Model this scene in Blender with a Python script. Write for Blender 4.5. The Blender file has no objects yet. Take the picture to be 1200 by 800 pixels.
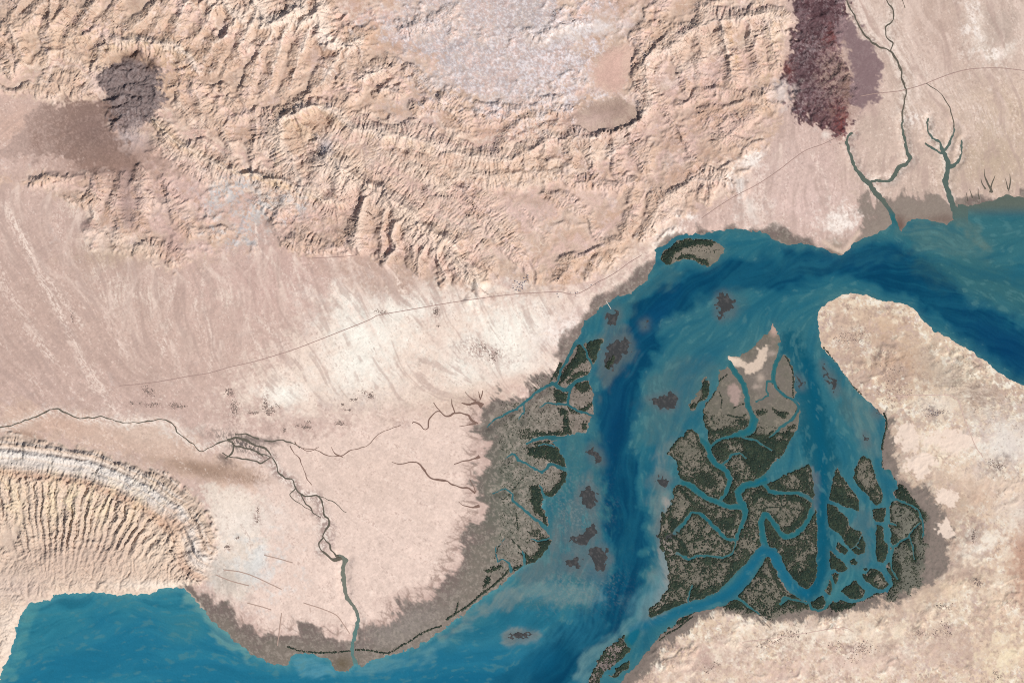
import bpy, math, random
import numpy as np

# ------------------------------------------------------------------ camera, sky, sun, exposure
# One world unit is 20 pixels of the 1200 x 800 photograph, about one kilometre of ground.
S = 20.0
def wx(x): return (np.asarray(x, float) - 600.0) / S
def wy(y): return (400.0 - np.asarray(y, float)) / S
scene = bpy.context.scene
COL = scene.collection
cam_d = bpy.data.cameras.new("camera"); cam = bpy.data.objects.new("camera", cam_d); COL.objects.link(cam)
cam.location = (0, 0, 300); cam.rotation_euler = (0, 0, 0)
cam_d.sensor_width = 36; cam_d.lens = 36 * 300 / 60.0
cam_d.clip_start = 1; cam_d.clip_end = 3000
scene.camera = cam
SUN_AZ, SUN_EL = 132.0, 49.0                      # degrees clockwise from north (up in the picture)
world = bpy.data.worlds.new("World"); scene.world = world; world.use_nodes = True
wn = world.node_tree.nodes; wl = world.node_tree.links; wn.clear()
sky = wn.new("ShaderNodeTexSky"); sky.sky_type = 'NISHITA'; sky.sun_disc = False
sky.sun_elevation = math.radians(SUN_EL); sky.sun_rotation = math.radians(SUN_AZ)
bg = wn.new("ShaderNodeBackground"); bg.inputs[1].default_value = 0.055
wo = wn.new("ShaderNodeOutputWorld"); wl.new(sky.outputs[0], bg.inputs[0]); wl.new(bg.outputs[0], wo.inputs[0])
sun_d = bpy.data.lights.new("sun", 'SUN'); sun_d.energy = 4.2; sun_d.angle = math.radians(0.5); sun_d.color = (1.0, 0.965, 0.92)
sun = bpy.data.objects.new("sun", sun_d); COL.objects.link(sun)
a, e = math.radians(SUN_AZ), math.radians(SUN_EL)
from mathutils import Vector
dirv = Vector((math.sin(a) * math.cos(e), math.cos(a) * math.cos(e), math.sin(e)))
sun.rotation_euler = dirv.to_track_quat('Z', 'Y').to_euler(); sun.location = dirv * 100
scene.view_settings.view_transform = 'Standard'; scene.view_settings.look = 'None'
scene.view_settings.exposure = 0.30; scene.view_settings.gamma = 1
scene.cycles.max_bounces = 4; scene.cycles.use_denoising = False; scene.cycles.pixel_filter_type = 'BLACKMAN_HARRIS'; scene.cycles.filter_width = 1.05

# ------------------------------------------------------------------ raster helpers
X0, Y0, X1, Y1 = -100, -100, 1300, 900
NX, NY = X1 - X0 + 1, Y1 - Y0 + 1
GX, GY = np.meshgrid(np.arange(X0, X1 + 1, dtype=np.float32), np.arange(Y0, Y1 + 1, dtype=np.float32))
rng = np.random.default_rng(7)

def P(s): return [tuple(float(v) for v in t.split(',')) for t in s.split()]

def fft_noise(beta, lo=3, hi=1e9, ax=1.0, ay=1.0, seed=0, shape=None):
    """spectral noise, amplitude ~ k^-beta/2, band limited to wavelengths lo..hi px, zero mean unit std"""
    ny, nx = shape or (NY, NX)
    r = np.random.default_rng(seed)
    w = np.fft.rfft2(r.standard_normal((ny, nx)))
    ky = np.fft.fftfreq(ny)[:, None] * ay; kx = np.fft.rfftfreq(nx)[None, :] * ax
    k = np.sqrt(kx * kx + ky * ky); k[0, 0] = 1
    f = k ** (-beta / 2) * np.exp(-(k * lo) ** 2 * 0.5) * (1 - np.exp(-(k * hi) ** 2)); f[0, 0] = 0
    n = np.fft.irfft2(w * f, s=(ny, nx))
    return ((n - n.mean()) / n.std()).astype(np.float32)

def blur(a, s):
    ny, nx = a.shape
    p = int(min(3 * s, 150)) + 1
    b = np.pad(a, p, mode='edge')
    ky = np.fft.fftfreq(b.shape[0])[:, None]; kx = np.fft.rfftfreq(b.shape[1])[None, :]
    g = np.exp(-2 * (math.pi * s) ** 2 * (kx * kx + ky * ky))
    return np.fft.irfft2(np.fft.rfft2(b) * g, s=b.shape)[p:-p, p:-p].astype(np.float32)

def sample(a, x, y):
    """bilinear sample of raster a at photo coordinates"""
    ny, nx = a.shape
    fx = np.clip(x - X0, 0, nx - 1.001); fy = np.clip(y - Y0, 0, ny - 1.001)
    ix = fx.astype(np.int32); iy = fy.astype(np.int32)
    tx = fx - ix; ty = fy - iy
    i = iy * nx + ix; f = a.ravel()
    return (f[i] * (1 - tx) + f[i + 1] * tx) * (1 - ty) + (f[i + nx] * (1 - tx) + f[i + nx + 1] * tx) * ty

class Grid:
    def __init__(s, x0, y0, x1, y1, st):
        s.x0, s.y0, s.st = x0, y0, st
        s.nx = int((x1 - x0) / st) + 1; s.ny = int((y1 - y0) / st) + 1
        s.X, s.Y = np.meshgrid((x0 + np.arange(s.nx) * st).astype(np.float32), (y0 + np.arange(s.ny) * st).astype(np.float32))
G1 = Grid(X0, Y0, X1, Y1, 1)

def seg_dist(out, g, pts, r, width=False):
    """out = min(out, dist to polyline [minus half its local width]) inside a window of r px"""
    for i in range(len(pts) - 1):
        p, q = pts[i], pts[i + 1]
        wp = p[2] / 2 if width else 0; wq = q[2] / 2 if width else 0
        m = r + max(wp, wq)
        ax0 = max(0, int((min(p[0], q[0]) - m - g.x0) / g.st)); ax1 = min(g.nx, int((max(p[0], q[0]) + m - g.x0) / g.st) + 2)
        ay0 = max(0, int((min(p[1], q[1]) - m - g.y0) / g.st)); ay1 = min(g.ny, int((max(p[1], q[1]) + m - g.y0) / g.st) + 2)
        if ax1 <= ax0 or ay1 <= ay0: continue
        X = g.X[ay0:ay1, ax0:ax1]; Y = g.Y[ay0:ay1, ax0:ax1]
        dx, dy = q[0] - p[0], q[1] - p[1]; L = dx * dx + dy * dy + 1e-9
        t = np.clip(((X - p[0]) * dx + (Y - p[1]) * dy) / L, 0, 1)
        d = np.hypot(X - p[0] - t * dx, Y - p[1] - t * dy) - (wp + (wq - wp) * t)
        w = out[ay0:ay1, ax0:ax1]
        np.minimum(w, d, out=w)

def poly_sdf(g, pts, r=14.0):
    """signed distance, positive inside, clipped to +-r"""
    pts = [p[:2] for p in pts]
    cl = pts + [pts[0]]
    d = np.full((g.ny, g.nx), r, np.float32)
    seg_dist(d, g, cl, r)
    ins = np.zeros((g.ny, g.nx), bool)
    for (ax_, ay_), (bx_, by_) in zip(cl[:-1], cl[1:]):
        if ay_ == by_: continue
        lo, hi = min(ay_, by_), max(ay_, by_)
        i0 = max(0, math.ceil((lo - g.y0) / g.st)); i1 = min(g.ny, math.ceil((hi - g.y0) / g.st))
        if i1 <= i0: continue
        yy = g.Y[i0:i1, :1]
        xc = ax_ + (yy - ay_) * (bx_ - ax_) / (by_ - ay_)
        ins[i0:i1] ^= g.X[i0:i1] < xc
    return np.where(ins, d, -d)

def sstep(a, lo, hi):
    t = np.clip((a - lo) / (hi - lo), 0, 1); return t * t * (3 - 2 * t)

def sm_poly(pts, soft=8, warp=6, seed=1, wl=30):
    """soft 0..1 mask of a polygon with an irregular edge"""
    r = max(soft, warp) * 2.5 + 2
    d = poly_sdf(G1, pts, r)
    return sstep(d + warp * WN[seed % 4], -soft, soft)

def lic(n, vx, vy, L=14, st=1.0):
    l = np.hypot(vx, vy) + 1e-6; vx = vx / l * st; vy = vy / l * st
    acc = n.copy(); w = 1.0
    nn = n.ravel()
    for sg in (1, -1):
        px, py = GX - X0, GY - Y0; px = px.copy(); py = py.copy()
        for k in range(L):
            i = np.clip(py, 0, NY - 1).astype(np.int32) * NX + np.clip(px, 0, NX - 1).astype(np.int32)
            px += sg * vx.ravel()[i]; py += sg * vy.ravel()[i]
            i = np.clip(py, 0, NY - 1).astype(np.int32) * NX + np.clip(px, 0, NX - 1).astype(np.int32)
            acc += nn[i]
    acc = (acc - acc.mean()) / acc.std()
    return acc.astype(np.float32)

def line_mask(pts, width, soft):
    d = np.full((NY, NX), soft * 3 + 1, np.float32)
    seg_dist(d, G1, [(p[0], p[1], p[2] if len(p) > 2 else width) for p in pts], soft * 3 + 1, True)
    return np.exp(-np.clip(d, 0, None) ** 2 / (soft * soft))

WN = [fft_noise(2.2, 3, 60, seed=100 + i).clip(-2.3, 2.3) for i in range(4)]
WS = [fft_noise(3.0, 14, 90, seed=130 + i).clip(-2.3, 2.3) for i in range(4)]
WNx, WNy = fft_noise(2.2, 4.5, 34, seed=31), fft_noise(2.2, 4.5, 34, seed=32)

# ------------------------------------------------------------------ shoreline (photo pixel coordinates)
MAIN = P("""-100,900 -60,860 -20,820 0,797 3,785 10,768 17,752 19,735 24,722 30,711 38,706 47,704 60,703 64,697 75,695 95,695 110,694 130,696 150,696
 162,697 166,694 175,696 185,691 200,689 214,688 222,697 232,708 243,720 255,733 268,743 280,754 292,764 302,770 310,773 320,778 335,781 339,776
 343,768 352,765 365,766 378,769 386,773 389,780 398,786 408,787 413,783 416,779 422,781 430,776 445,771 462,766 480,760 500,752 512,743 525,733
 540,722 553,712 562,703 572,696 585,689 596,676 608,667 616,663 625,660 635,652 642,642 646,632 642,622 641,610 639,598 636,594 637,588 641,584
 648,581 655,575 662,565 664,555 663,545 660,533 656,532 655,525 648,520 650,517 657,516 664,512 672,509 686,506 690,500 692,492 696,482 695,472
 696,465 693,455 690,447 691,441 694,432 698,424 704,410 706,396 690,398 684,403 676,401 677,396 682,384 690,374 700,364 712,355 722,349 745,341
 758,328 764,318 767,305 770,292 780,285 790,279 800,275 820,274 840,272 855,268 870,270 890,272 900,275 910,283 922,287 940,285 955,288 965,291
 975,297 985,299 992,295 1000,286 1010,280 1025,275 1040,268 1047,262 1052,270 1055,273 1062,262 1070,258 1085,257 1095,260 1110,262 1120,258
 1122,240 1135,242 1150,238 1165,235 1180,229 1190,230 1200,232 1240,222 1310,230 1310,-110 -110,-110 -110,900""")
EAST = P("""958,370 963,360 975,352 985,346 995,344 1010,345 1020,346 1030,351 1040,354 1055,354 1068,359 1075,367 1085,378 1095,388 1110,395 1120,400
 1140,412 1150,420 1165,432 1180,443 1195,450 1220,458 1310,480 1310,910 640,910 690,840 725,801 734,790 742,783 750,772 760,760 770,748 780,738 790,730
 800,722 812,717 825,714 842,709 855,704 862,700 868,694 877,682 885,668 893,655 898,647 903,655 908,665 915,680 925,692 935,700 948,705 960,699
 965,697 970,702 978,706 985,703 996,706 1003,706 1012,702 1020,698 1028,694 1040,694 1045,685 1041,675 1036,668 1038,662 1044,655 1043,640
 1044,625 1041,615 1041,600 1044,590 1048,584 1047,575 1052,572 1051,563 1046,558 1037,553 1033,548 1033,525 1034,513 1037,500 1038,492 1032,485
 1023,475 1015,468 1003,458 995,447 985,433 975,420 968,412 962,405 960,395 958,380""")
DELTA = P("""907,379 911,386 914,396 914,408 911,416 921,417 926,424 930,432 932,445 932,458 931,467 937,474 938,490 933,505 928,513 925,520 920,530
 912,538 905,543 899,556 902,566 920,556 940,543 946,541 950,548 952,560 954,575 955,590 957,600 958,640 957,670 953,685 945,691 936,687
 928,678 921,665 917,655 911,645 903,640 897,640 893,636 889,645 880,656 870,667 858,680 848,690 838,698 825,703 815,704 800,708 790,713 775,722
 763,725 758,722 762,712 773,702 782,690 784,675 782,660 779,650 773,640 772,625 774,610 778,600 786,590 788,578 793,570 797,562 795,556 796,548
 793,540 790,534 783,532 784,524 792,516 803,508 811,503 822,510 829,515 828,504 824,498 823,492 824,484 824,478 828,472 835,463 840,455
 841,445 842,434 850,432 853,424 853,416 860,416 866,418 873,414 882,406 893,396 902,388""")
ISLES = {
 'crescent': P("775,302 780,293 790,285 800,281 815,279 830,280 842,284 850,291 848,296 843,300 838,308 830,313 822,310 812,304 800,304 793,307 786,313 778,309"),
 'leaf': P("827,441 832,450 833,457 828,466 820,472 815,479 809,480 807,473 815,465 821,452"),
 'pp': P("1012,532 1020,538 1023,545 1026,558 1031,570 1035,583 1034,589 1028,593 1022,588 1017,580 1008,571 1001,565 1001,555 1003,548 1008,537"),
 'qq': P("981,547 986,556 993,568 1002,578 1007,585 1008,595 1006,601 999,596 990,593 980,589 972,585 974,575 975,562 979,550"),
 'rr': P("969,590 975,591 985,598 993,607 995,616 1002,620 1008,622 1012,627 1015,635 1014,645 1008,650 1001,648 994,643 990,634 985,627 976,621 970,618"),
 'ss': P("983,633 990,640 995,646 990,650 984,648 979,642"),
 'tt': P("971,644 977,648 985,656 993,664 993,669 985,671 978,666 973,667"),
 'uu': P("995,657 1000,653 1006,657 1003,662 998,661"),
 'vv': P("1009,666 1015,664 1017,667 1013,670"),
 'ww': P("1010,673 1016,672 1020,666 1028,666 1034,672 1038,680 1042,684 1040,688 1032,691 1024,687 1015,681"),
 'xx': P("984,693 995,684 1002,680 1008,685 1014,692 1012,699 1004,703 995,700"),
 'yy': P("1026,615 1033,616 1036,622 1036,632 1041,638 1041,648 1039,655 1035,660 1028,658 1026,650"),
 'zz': P("1021,597 1030,595 1038,594 1038,605 1035,611 1027,611 1022,606"),
 'kk': P("972,676 978,670 984,672 980,685 974,698 967,694 966,686"),
 'spit': P("688,803 694,790 700,772 710,760 720,752 733,742 742,736 750,734 752,740 748,750 740,760 728,772 715,782 705,793 698,803"),
 'spit2': P("713,792 722,784 730,776 738,774 737,782 728,790 718,793"),
 'heart': P("685,404 690,399 697,398 705,396 706,402 703,412 699,422 695,427 690,418 687,410"),
}
SHOALS = {   # bare mud banks just breaking the surface
 's1': P("842,346 848,343 855,348 861,360 858,368 845,373 840,368 840,352"),
 's2': P("760,467 775,463 791,462 792,475 785,480 775,479 768,473"),
 's3': P("712,370 717,365 724,364 725,371 718,381 712,380"),
 's4': P("753,379 757,377 757,383 754,384"),
 's5': P("713,410 720,398 732,395 740,402 737,412 728,420 720,432 713,436 707,430 709,418"),
 's6': P("694,522 703,530 706,542 700,543 694,538 690,528"),
 's7': P("680,575 690,570 698,575 697,590 692,597 685,590 678,585"),
 's8': P("668,634 672,628 690,622 699,612 700,626 690,636 675,638"),
 's9': P("688,644 695,641 708,641 712,650 710,665 704,672 695,660"),
 's10': P("663,655 675,652 683,655 678,668 668,665"),
 's12': P("964,425 968,432 975,443 981,455 979,462 972,448 966,437"),
 's13': P("934,441 939,446 940,454 936,452"),
 's14': P("773,610 784,606 792,618 788,638 778,637 773,628"),
 's15': P("1025,480 1030,483 1029,487 1024,485"),
 's16': P("593,745 606,742 618,741 626,743 610,747 598,749"),
 's17': P("1013,508 1015,512 1017,520 1015,521 1013,515"),
 's18': P("768,560 776,556 784,562 780,568 770,570"),
}
CHAN = [P(s) for s in """745,748,26 772,728,16 790,719,14 810,711,13 830,707,15 848,699,18 862,686,20 875,672,19 885,659,16 893,647,14 897,641,10
897,641,8 893,625,7 892,612,7 895,604,6 900,603,6 905,610,6 911,620,6 917,627,6 925,629,6 933,625,6 942,617,6 948,608,6 951,598,6 955,588,6
898,645,10 905,648,11 912,658,11 917,670,12 925,682,12 935,692,12 945,697,13 955,693,14 963,683,15 966,670,15 966,655,14 965,640,13 964,620,13 963,600,13 963,580,13 967,560,15 967,540,20
945,534,20 925,544,15 910,552,14 897,561,11 885,566,9 872,569,8 865,577,7 866,586,7 871,592,7 874,600,6 872,610,5 867,620,4 864,630,3.5
896,569,4 901,575,4 912,577,5 925,577,4 936,577,4 945,581,5 953,588,5
778,563,9 797,564,7 808,569,7 820,578,7 832,585,6 845,590,6 857,594,6 868,594,6
782,630,3 790,625,4 797,618,4 805,608,4 810,600,3 818,600,3 826,606,5 835,615,4 843,623,4 851,631,3.5 862,632,3
853,423,5 858,432,6 865,440,6 871,450,6 875,462,6 876,475,5.5 880,483,6 884,492,8 881,503,9 870,508,7 858,511,5 848,513,4 840,517,3 832,525,3
812,488,10 818,502,8 825,515,8 830,525,7 832,533,6 838,543,7 847,548,7 852,554,6 856,562,5 853,572,5 848,580,4 842,587,3
846,544,2.5 853,539,2.5 858,533,2.5 866,530,2.2 875,537,1.2
917,409,8 910,424,5.5 906,436,5 906,447,4 912,456,3 920,464,3 930,468,3 936,477,3 932,486,3 924,494,2.5 913,503,2.2 902,512,1.5
906,446,2.5 899,447,2 898,455,1.8 901,463,1.8 893,467,1.8 886,471,1.5
870,512,3 885,516,2.5 895,522,2 905,527,1.5
826,652,2 818,650,2.5 808,655,3 800,651,3 793,648,3
818,652,2 828,651,2 845,654,2.2 856,650,2 861,642,1.6 862,634,1.6
806,704,2 808,695,1.8 812,685,1.6
862,699,3 870,705,2.6 878,711,2.4 890,720,1.6
921,703,2 914,707,2.4 918,700,3 930,702,2.4 945,706,2
947,702,4 950,712,3 957,716,2.5 966,713,2.5 970,705,3 967,697,4
973,674,3 979,690,5 975,700,4 972,706,3
965,637,7 973,640,5 982,650,6 990,656,7 998,666,6 990,678,9 980,690,6
1040,556,12 1045,568,8
1041,576,9 1036,592,5 1022,594,5 1014,590,6
960,585,3 972,588,3.5 982,593,4 992,600,6 1004,610,11 1013,618,10 1019,640,8 1018,655,8 1025,662,7 1036,668,6 1042,676,5 1044,686,4 1036,692,4 1025,692,4 1012,684,4
968,622,5 978,628,5 987,635,4 994,642,3 1000,648,2.5
990,652,3 984,652,4 975,643,3
1004,654,6 1012,661,5 1002,671,5
1019,640,8 1019,605,8 1012,591,6 1005,576,5 998,562,7 995,552,9
1023,613,2 1030,612,3 1037,618,3 1039,628,2.5 1042,636,3 1047,641,2.5 1055,634,2.2 1063,630,2 1070,620,1.8 1078,612,1.8
1047,641,2.5 1044,652,3 1045,665,2 1052,678,2
1043,570,3 1043,590,3 1041,600,2.5 1042,612,2.5 1050,615,1.6
1048,585,3 1056,587,2.4 1066,591,2 1076,598,2 1081,608,2 1082,620,2 1080,630,1.6
1066,630,1.6 1070,642,1.6 1071,655,1.3
1008,681,3 1016,688,2 1018,696,1.5
1013,623,1.2 1008,628,1.2 1003,640,1
995,645,1.2 1003,640,1.2 1008,643,1
676,399,5 668,416,3 662,425,2.6 656,435,2.6 652,449,2.4
681,402,2.2 687,412,2 692,424,2 694,430,2
697,440,8 682,444,5 672,450,4.4 664,457,4.6 655,455,4 648,449,3.4 640,452,3 628,460,3 615,471,2.6 605,480,2.4 595,483,2.2 580,492,1.8 570,500,1.2
668,455,3 667,466,3 665,474,3 675,481,2.4 690,485,2.4 698,487,3
665,474,2 650,473,1.8 640,473,1.6 630,477,1.2
615,471,1.6 613,482,1.4 608,492,1
705,514,16 690,515,11 672,514,7 655,513,4.5 640,512,4 625,515,2.6 617,519,2
668,552,5 655,547,3.4 647,543,2.8 641,548,2.6 635,554,2.6 628,550,2.4 620,545,2.2 608,541,2.2 604,532,2 600,531,1.8 592,537,1.3
642,621,5 630,610,3 618,600,2.8 606,590,2.4 600,586,2 600,578,1.8 592,572,1.5 578,578,1
650,586,6 638,583,3.4 634,575,2.4 633,568,1.4
599,668,3 597,661,2.4 590,654,1.6 583,657,1.2 581,643,1.2 591,631,1
616,664,2 614,650,2.4 612,645,1
643,630,2 630,634,1.6 622,631,1
650,524,1.4 640,520,1.6 630,523,1.4
1000,156,1.6 996,157,2.5 992,165,2.8 995,178,3.2 1000,190,3.4 1004,200,4 1010,207,4.5 1018,215,5 1025,225,5 1035,235,5 1042,245,5 1048,258,5 1051,272,8
1058,140,1.8 1058,150,2 1060,165,2.6 1063,178,3.6 1067,186,4 1062,192,4 1055,196,3.5 1050,202,4 1045,210,4 1038,212,3 1028,212,3 1018,214,4
1087,140,1.3 1087,155,1.8 1092,163,2.2 1100,167,2.4 1106,178,4 1112,190,6 1110,200,6 1108,215,6 1113,230,6 1118,245,7 1126,262,12
1117,145,1 1118,155,1.4 1113,168,2 1107,177,3
1127,165,1 1127,180,1.6 1122,190,3 1114,196,5
1085,168,1.6 1095,175,2.2 1104,180,3
399,652,5 405,656,5 402,665,4.6 402,675,4.2 404,690,4 406,700,4 412,708,4 418,716,4 420,725,4 418,735,4 415,745,3.8 413,760,3.6 414,770,3.6 417,780,4.5 420,790,8""".split('\n')]

SD = poly_sdf(G1, MAIN)
for pl in [EAST, DELTA] + list(ISLES.values()):
    SD = np.maximum(SD, poly_sdf(G1, pl))
SHSD = np.full((NY, NX), -14.0, np.float32)
for pl in SHOALS.values():
    SHSD = np.maximum(SHSD, poly_sdf(G1, pl))
SDP = SD.copy()
CD = np.full((NY, NX), 14.0, np.float32)
for c in CHAN: seg_dist(CD, G1, c, 14, True)
CALM = np.where(GX > 945, 0.65, 1.0).astype(np.float32)
# polygon edges wander a little; channels less so
SDw = sample(SD, GX + 1.0 * WNx * CALM, GY + 1.0 * WNy * CALM)
CDw = sample(CD, GX + 0.55 * WNx, GY + 0.55 * WNy)
SHw = sample(SHSD, GX + 2.2 * WNx, GY + 2.2 * WNy)
SEA = np.minimum(SDw, CDw)                 # >0 land
ISdry = np.maximum(SEA, SHw)

# ------------------------------------------------------------------ land regions
WESTHILLS = P("-110,512 0,508 60,520 100,527 150,540 200,560 235,590 252,620 252,650 238,676 220,692 185,700 100,700 60,700 30,708 0,800 -110,850")
MTN = P("""-110,-110 925,-110 915,-20 925,20 920,60 918,100 915,140 890,180 862,210 850,228 800,252 770,285 735,300 712,318 680,330 650,336 610,334 590,322
 575,322 562,338 520,332 480,318 440,304 405,296 360,292 345,300 330,288 325,262 310,250 292,262 296,285 270,295 240,306 205,318 150,300 110,296
 90,280 105,262 90,240 60,222 20,214 -110,230 -110,214 0,208 60,205 120,208 160,190 130,150 118,125 60,118 40,108 0,106 -110,100""")
MTN2 = P("-110,104 -110,-110 400,-110 300,100 200,120 120,122 60,116 40,108 0,106")
DOME1_ = 0
DOME1 = P("121,80 130,74 142,72 152,66 165,66 180,70 188,82 190,100 192,118 186,128 180,140 166,150 150,156 136,150 128,136 122,122 119,100")
DOME2 = P("930,0 938,-30 985,-30 996,0 992,25 982,45 984,70 998,92 1002,108 994,126 996,142 990,158 978,158 960,150 945,146 935,132 926,120 917,100 918,78 925,60 926,40 938,25")
mtn = np.maximum(sm_poly(MTN, 7, 5, 0), sm_poly(MTN2, 6, 4, 1))
whil = sm_poly(WESTHILLS, 6, 3, 2)
dome1 = sm_poly(DOME1, 3.5, 4, 3); dome2 = sm_poly(DOME2, 3, 4.5, 1)
FLAT1 = sm_poly(P("694,80 712,62 735,52 745,62 742,80 735,100 718,108 700,104 692,92"), 4, 2, 2)      # enclosed basins
FLAT2 = sm_poly(P("670,132 705,115 722,112 745,124 750,138 730,150 700,156 672,148"), 4, 2, 1)
EVAP = sm_poly(P("440,35 470,20 480,-110 640,-110 655,10 700,15 690,50 690,100 660,130 610,135 560,120 520,112 495,105 500,70 450,50"), 14, 14, 0)

# structural coordinate: strata follow the long folds of the range
tx_ = [-110, 0, 100, 180, 250, 330, 430, 520, 620, 700, 740, 770, 820, 900, 1300]
ty_ = [95, 110, 95, 140, 185, 212, 165, 183, 192, 160, 140, 78, 38, 20, 0]
trend = np.interp(GX[0], tx_, ty_).astype(np.float32)
trend = blur(np.tile(trend, (3, 1)), 14)[1]
sc1 = GY - trend[None, :] + 6 * WS[1] + 3 * WS[2]
def dist_to(pts, r=300):
    d = np.full((NY, NX), r, np.float32); seg_dist(d, G1, pts, r); return d
BCREST = P("340,140 372,170 400,200 420,212 440,225 458,238 475,252 492,268 510,284 528,302 545,318 562,338")
dB = dist_to(BCREST, 120)
bx = np.interp(GX, [p[0] for p in BCREST], [p[1] for p in BCREST])
sideB = np.sign(GY - bx) * dB                      # + on the south-west side
inB = sm_poly(P("300,120 420,150 520,200 640,260 640,345 400,345 300,250"), 14, 4, 0)
ARC = P("-60,512 0,512 60,518 110,526 150,540 190,560 222,585 242,612 250,640")
dA = dist_to(ARC, 200)
r1 = np.random.default_rng(5)
def bands(s, per, seed, n=2048):
    """1-D layered noise of the structural coordinate"""
    r = np.random.default_rng(seed); v = r.random(n).astype(np.float32)
    f = (s / per + n / 2) % (n - 2); i = f.astype(np.int32); t = f - i; t = t * t * (3 - 2 * t)
    return v[i] * (1 - t) + v[i + 1] * t
strat = 0.6 * bands(sc1, 11, 1) + 0.4 * bands(sc1, 4.3, 2)
strat = .5 + (strat - .5) * (.45 + .5 * WS[3]).clip(.1, 1.1)
stratB = 0.6 * bands(sideB + 3 * WS[3], 6, 3) + 0.4 * bands(sideB + 2 * WS[3], 3, 4)
stratA = 0.5 * bands(dA + 1.2 * WS[3], 5, 5) + 0.5 * bands(dA + 1.2 * WS[3], 2.6, 6)
strat = strat * (1 - inB) + stratB * inB
strat = strat * (1 - whil) + (stratA * (1 - sstep(dA, 42, 50)) + .5 * sstep(dA, 42, 50)) * whil

# ------------------------------------------------------------------ uplift and fluvial erosion (implicit stream power)
U = np.zeros((NY, NX), np.float32)
U += mtn * (0.55 + 0.25 * WN[0].clip(-1, 2) * 0.6)
def ridge(pts, w, amp, asym=0.0):
    global U
    U += amp * line_mask(P(pts) if isinstance(pts, str) else pts, 0, w) * np.maximum(mtn, whil)
ridge(BCREST, 11, 1.6)
ridge("180,140 210,170 260,195 320,213 380,235 402,240", 6, 0.9)
ridge("322,215 324,190 326,165 340,135 375,126 400,143 430,157 470,162 510,178 560,190 620,195 660,188", 5, 0.9)
ridge("600,187 640,170 680,160 730,155 750,140 765,115 758,80 760,66 785,56 810,35 845,25 875,25 915,22", 5, 0.8)
ridge("290,26 315,30 355,10", 6, 1.3); ridge("355,32 372,18", 5, 1.2); ridge("380,58 400,58 426,50", 6, 1.3); ridge("425,92 460,78", 5, 1.0)
ridge("230,-20 260,10 285,25", 6, 1.0)
ridge("115,60 140,52 165,48 190,55 205,58 222,68 232,82 250,72 262,52 268,40", 6, 0.9)
ridge("5,30 15,50 25,70", 5, 0.9); ridge("60,20 62,60 60,85", 5, .8); ridge("105,10 108,38 85,50", 5, .9)
ridge("850,40 855,70 862,95", 5, 1.3); ridge("885,30 888,60 890,80", 4, 0.7)
U += 0.9 * whil * line_mask(P("-60,590 60,590 130,595 190,610 220,640"), 30, 26) * 0.9
U += 0.45 * whil + 0.7 * whil * sstep(GY, 615, 650)
U += dome1 * 0.8 + dome2 * 0.85
U *= (1 - 0.97 * FLAT1) * (1 - 0.97 * FLAT2)
U *= (1 - 0.12 * EVAP)
# long parallel spurs running down the flanks
def sheared(n, sx, sy): return sample(n, (GX + sx * GY + 400) % 1380 - 90, (GY + sy * GX + 400) % 980 - 90)
rib = sheared(fft_noise(1.2, 8, 44, ax=1, ay=0.2, seed=71), 0.42, 0)
rib2 = fft_noise(1.2, 7, 36, ax=1, ay=0.25, seed=72)
ribm = sm_poly(P("150,-60 480,-60 480,60 520,150 380,135 300,140 230,120 180,60"), 20, 6, 1)
U *= 1 + mtn * (0.55 * rib * ribm + 0.35 * rib2 * (1 - ribm) * (1 - inB))
dxB = sheared(fft_noise(1.0, 5, 24, ax=1, ay=0.25, seed=73), 0.55, 0)
U *= 1 + 0.5 * dxB.clip(-1.6, 1.6) * inB * (sideB > 4)
ang = np.arctan2(GX - 60, 790 - GY) * 170
nr = bands(ang + 3 * WN[2], 6.5, 9) - 0.5
ribA = whil * sstep(dA, 38, 50) * sstep(640 - GY, -30, 10) * (GY > 520)
U *= 1 + 2.2 * nr * ribA
EASTSOFT = sstep(poly_sdf(G1, EAST, 20), 1, 10); _te = EASTSOFT * sstep(blur((GX > 940).astype(np.float32) + (GY > 700) * (GX > 720), 6), .3, .9)
U += EASTSOFT * (.16 + .16 * WS[0].clip(-.8, 1.5))
calmE = np.exp(-(((GX - 690) / 90) ** 2 + ((GY - 262) / 50) ** 2)); U *= 1 - .55 * calmE
U = np.maximum(U, 0)
K = 1.0 / (0.45 + 1.9 * sstep(strat, 0.45, 0.75))
K = K * (1 - 0.3 * dome1) * (1 - 0.3 * dome2) * (1 + 0.2 * EVAP)

landw = blur((SEA > 0).astype(np.float32), 45)
plain = 0.25 + 4.5 * np.clip(landw - 0.45, 0, 1) ** 1.3
southfall = np.clip((470 - GY) / 500, 0, 1.2) * 5 * sstep(900 - GX, 0, 250)
base = plain + southfall

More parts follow.
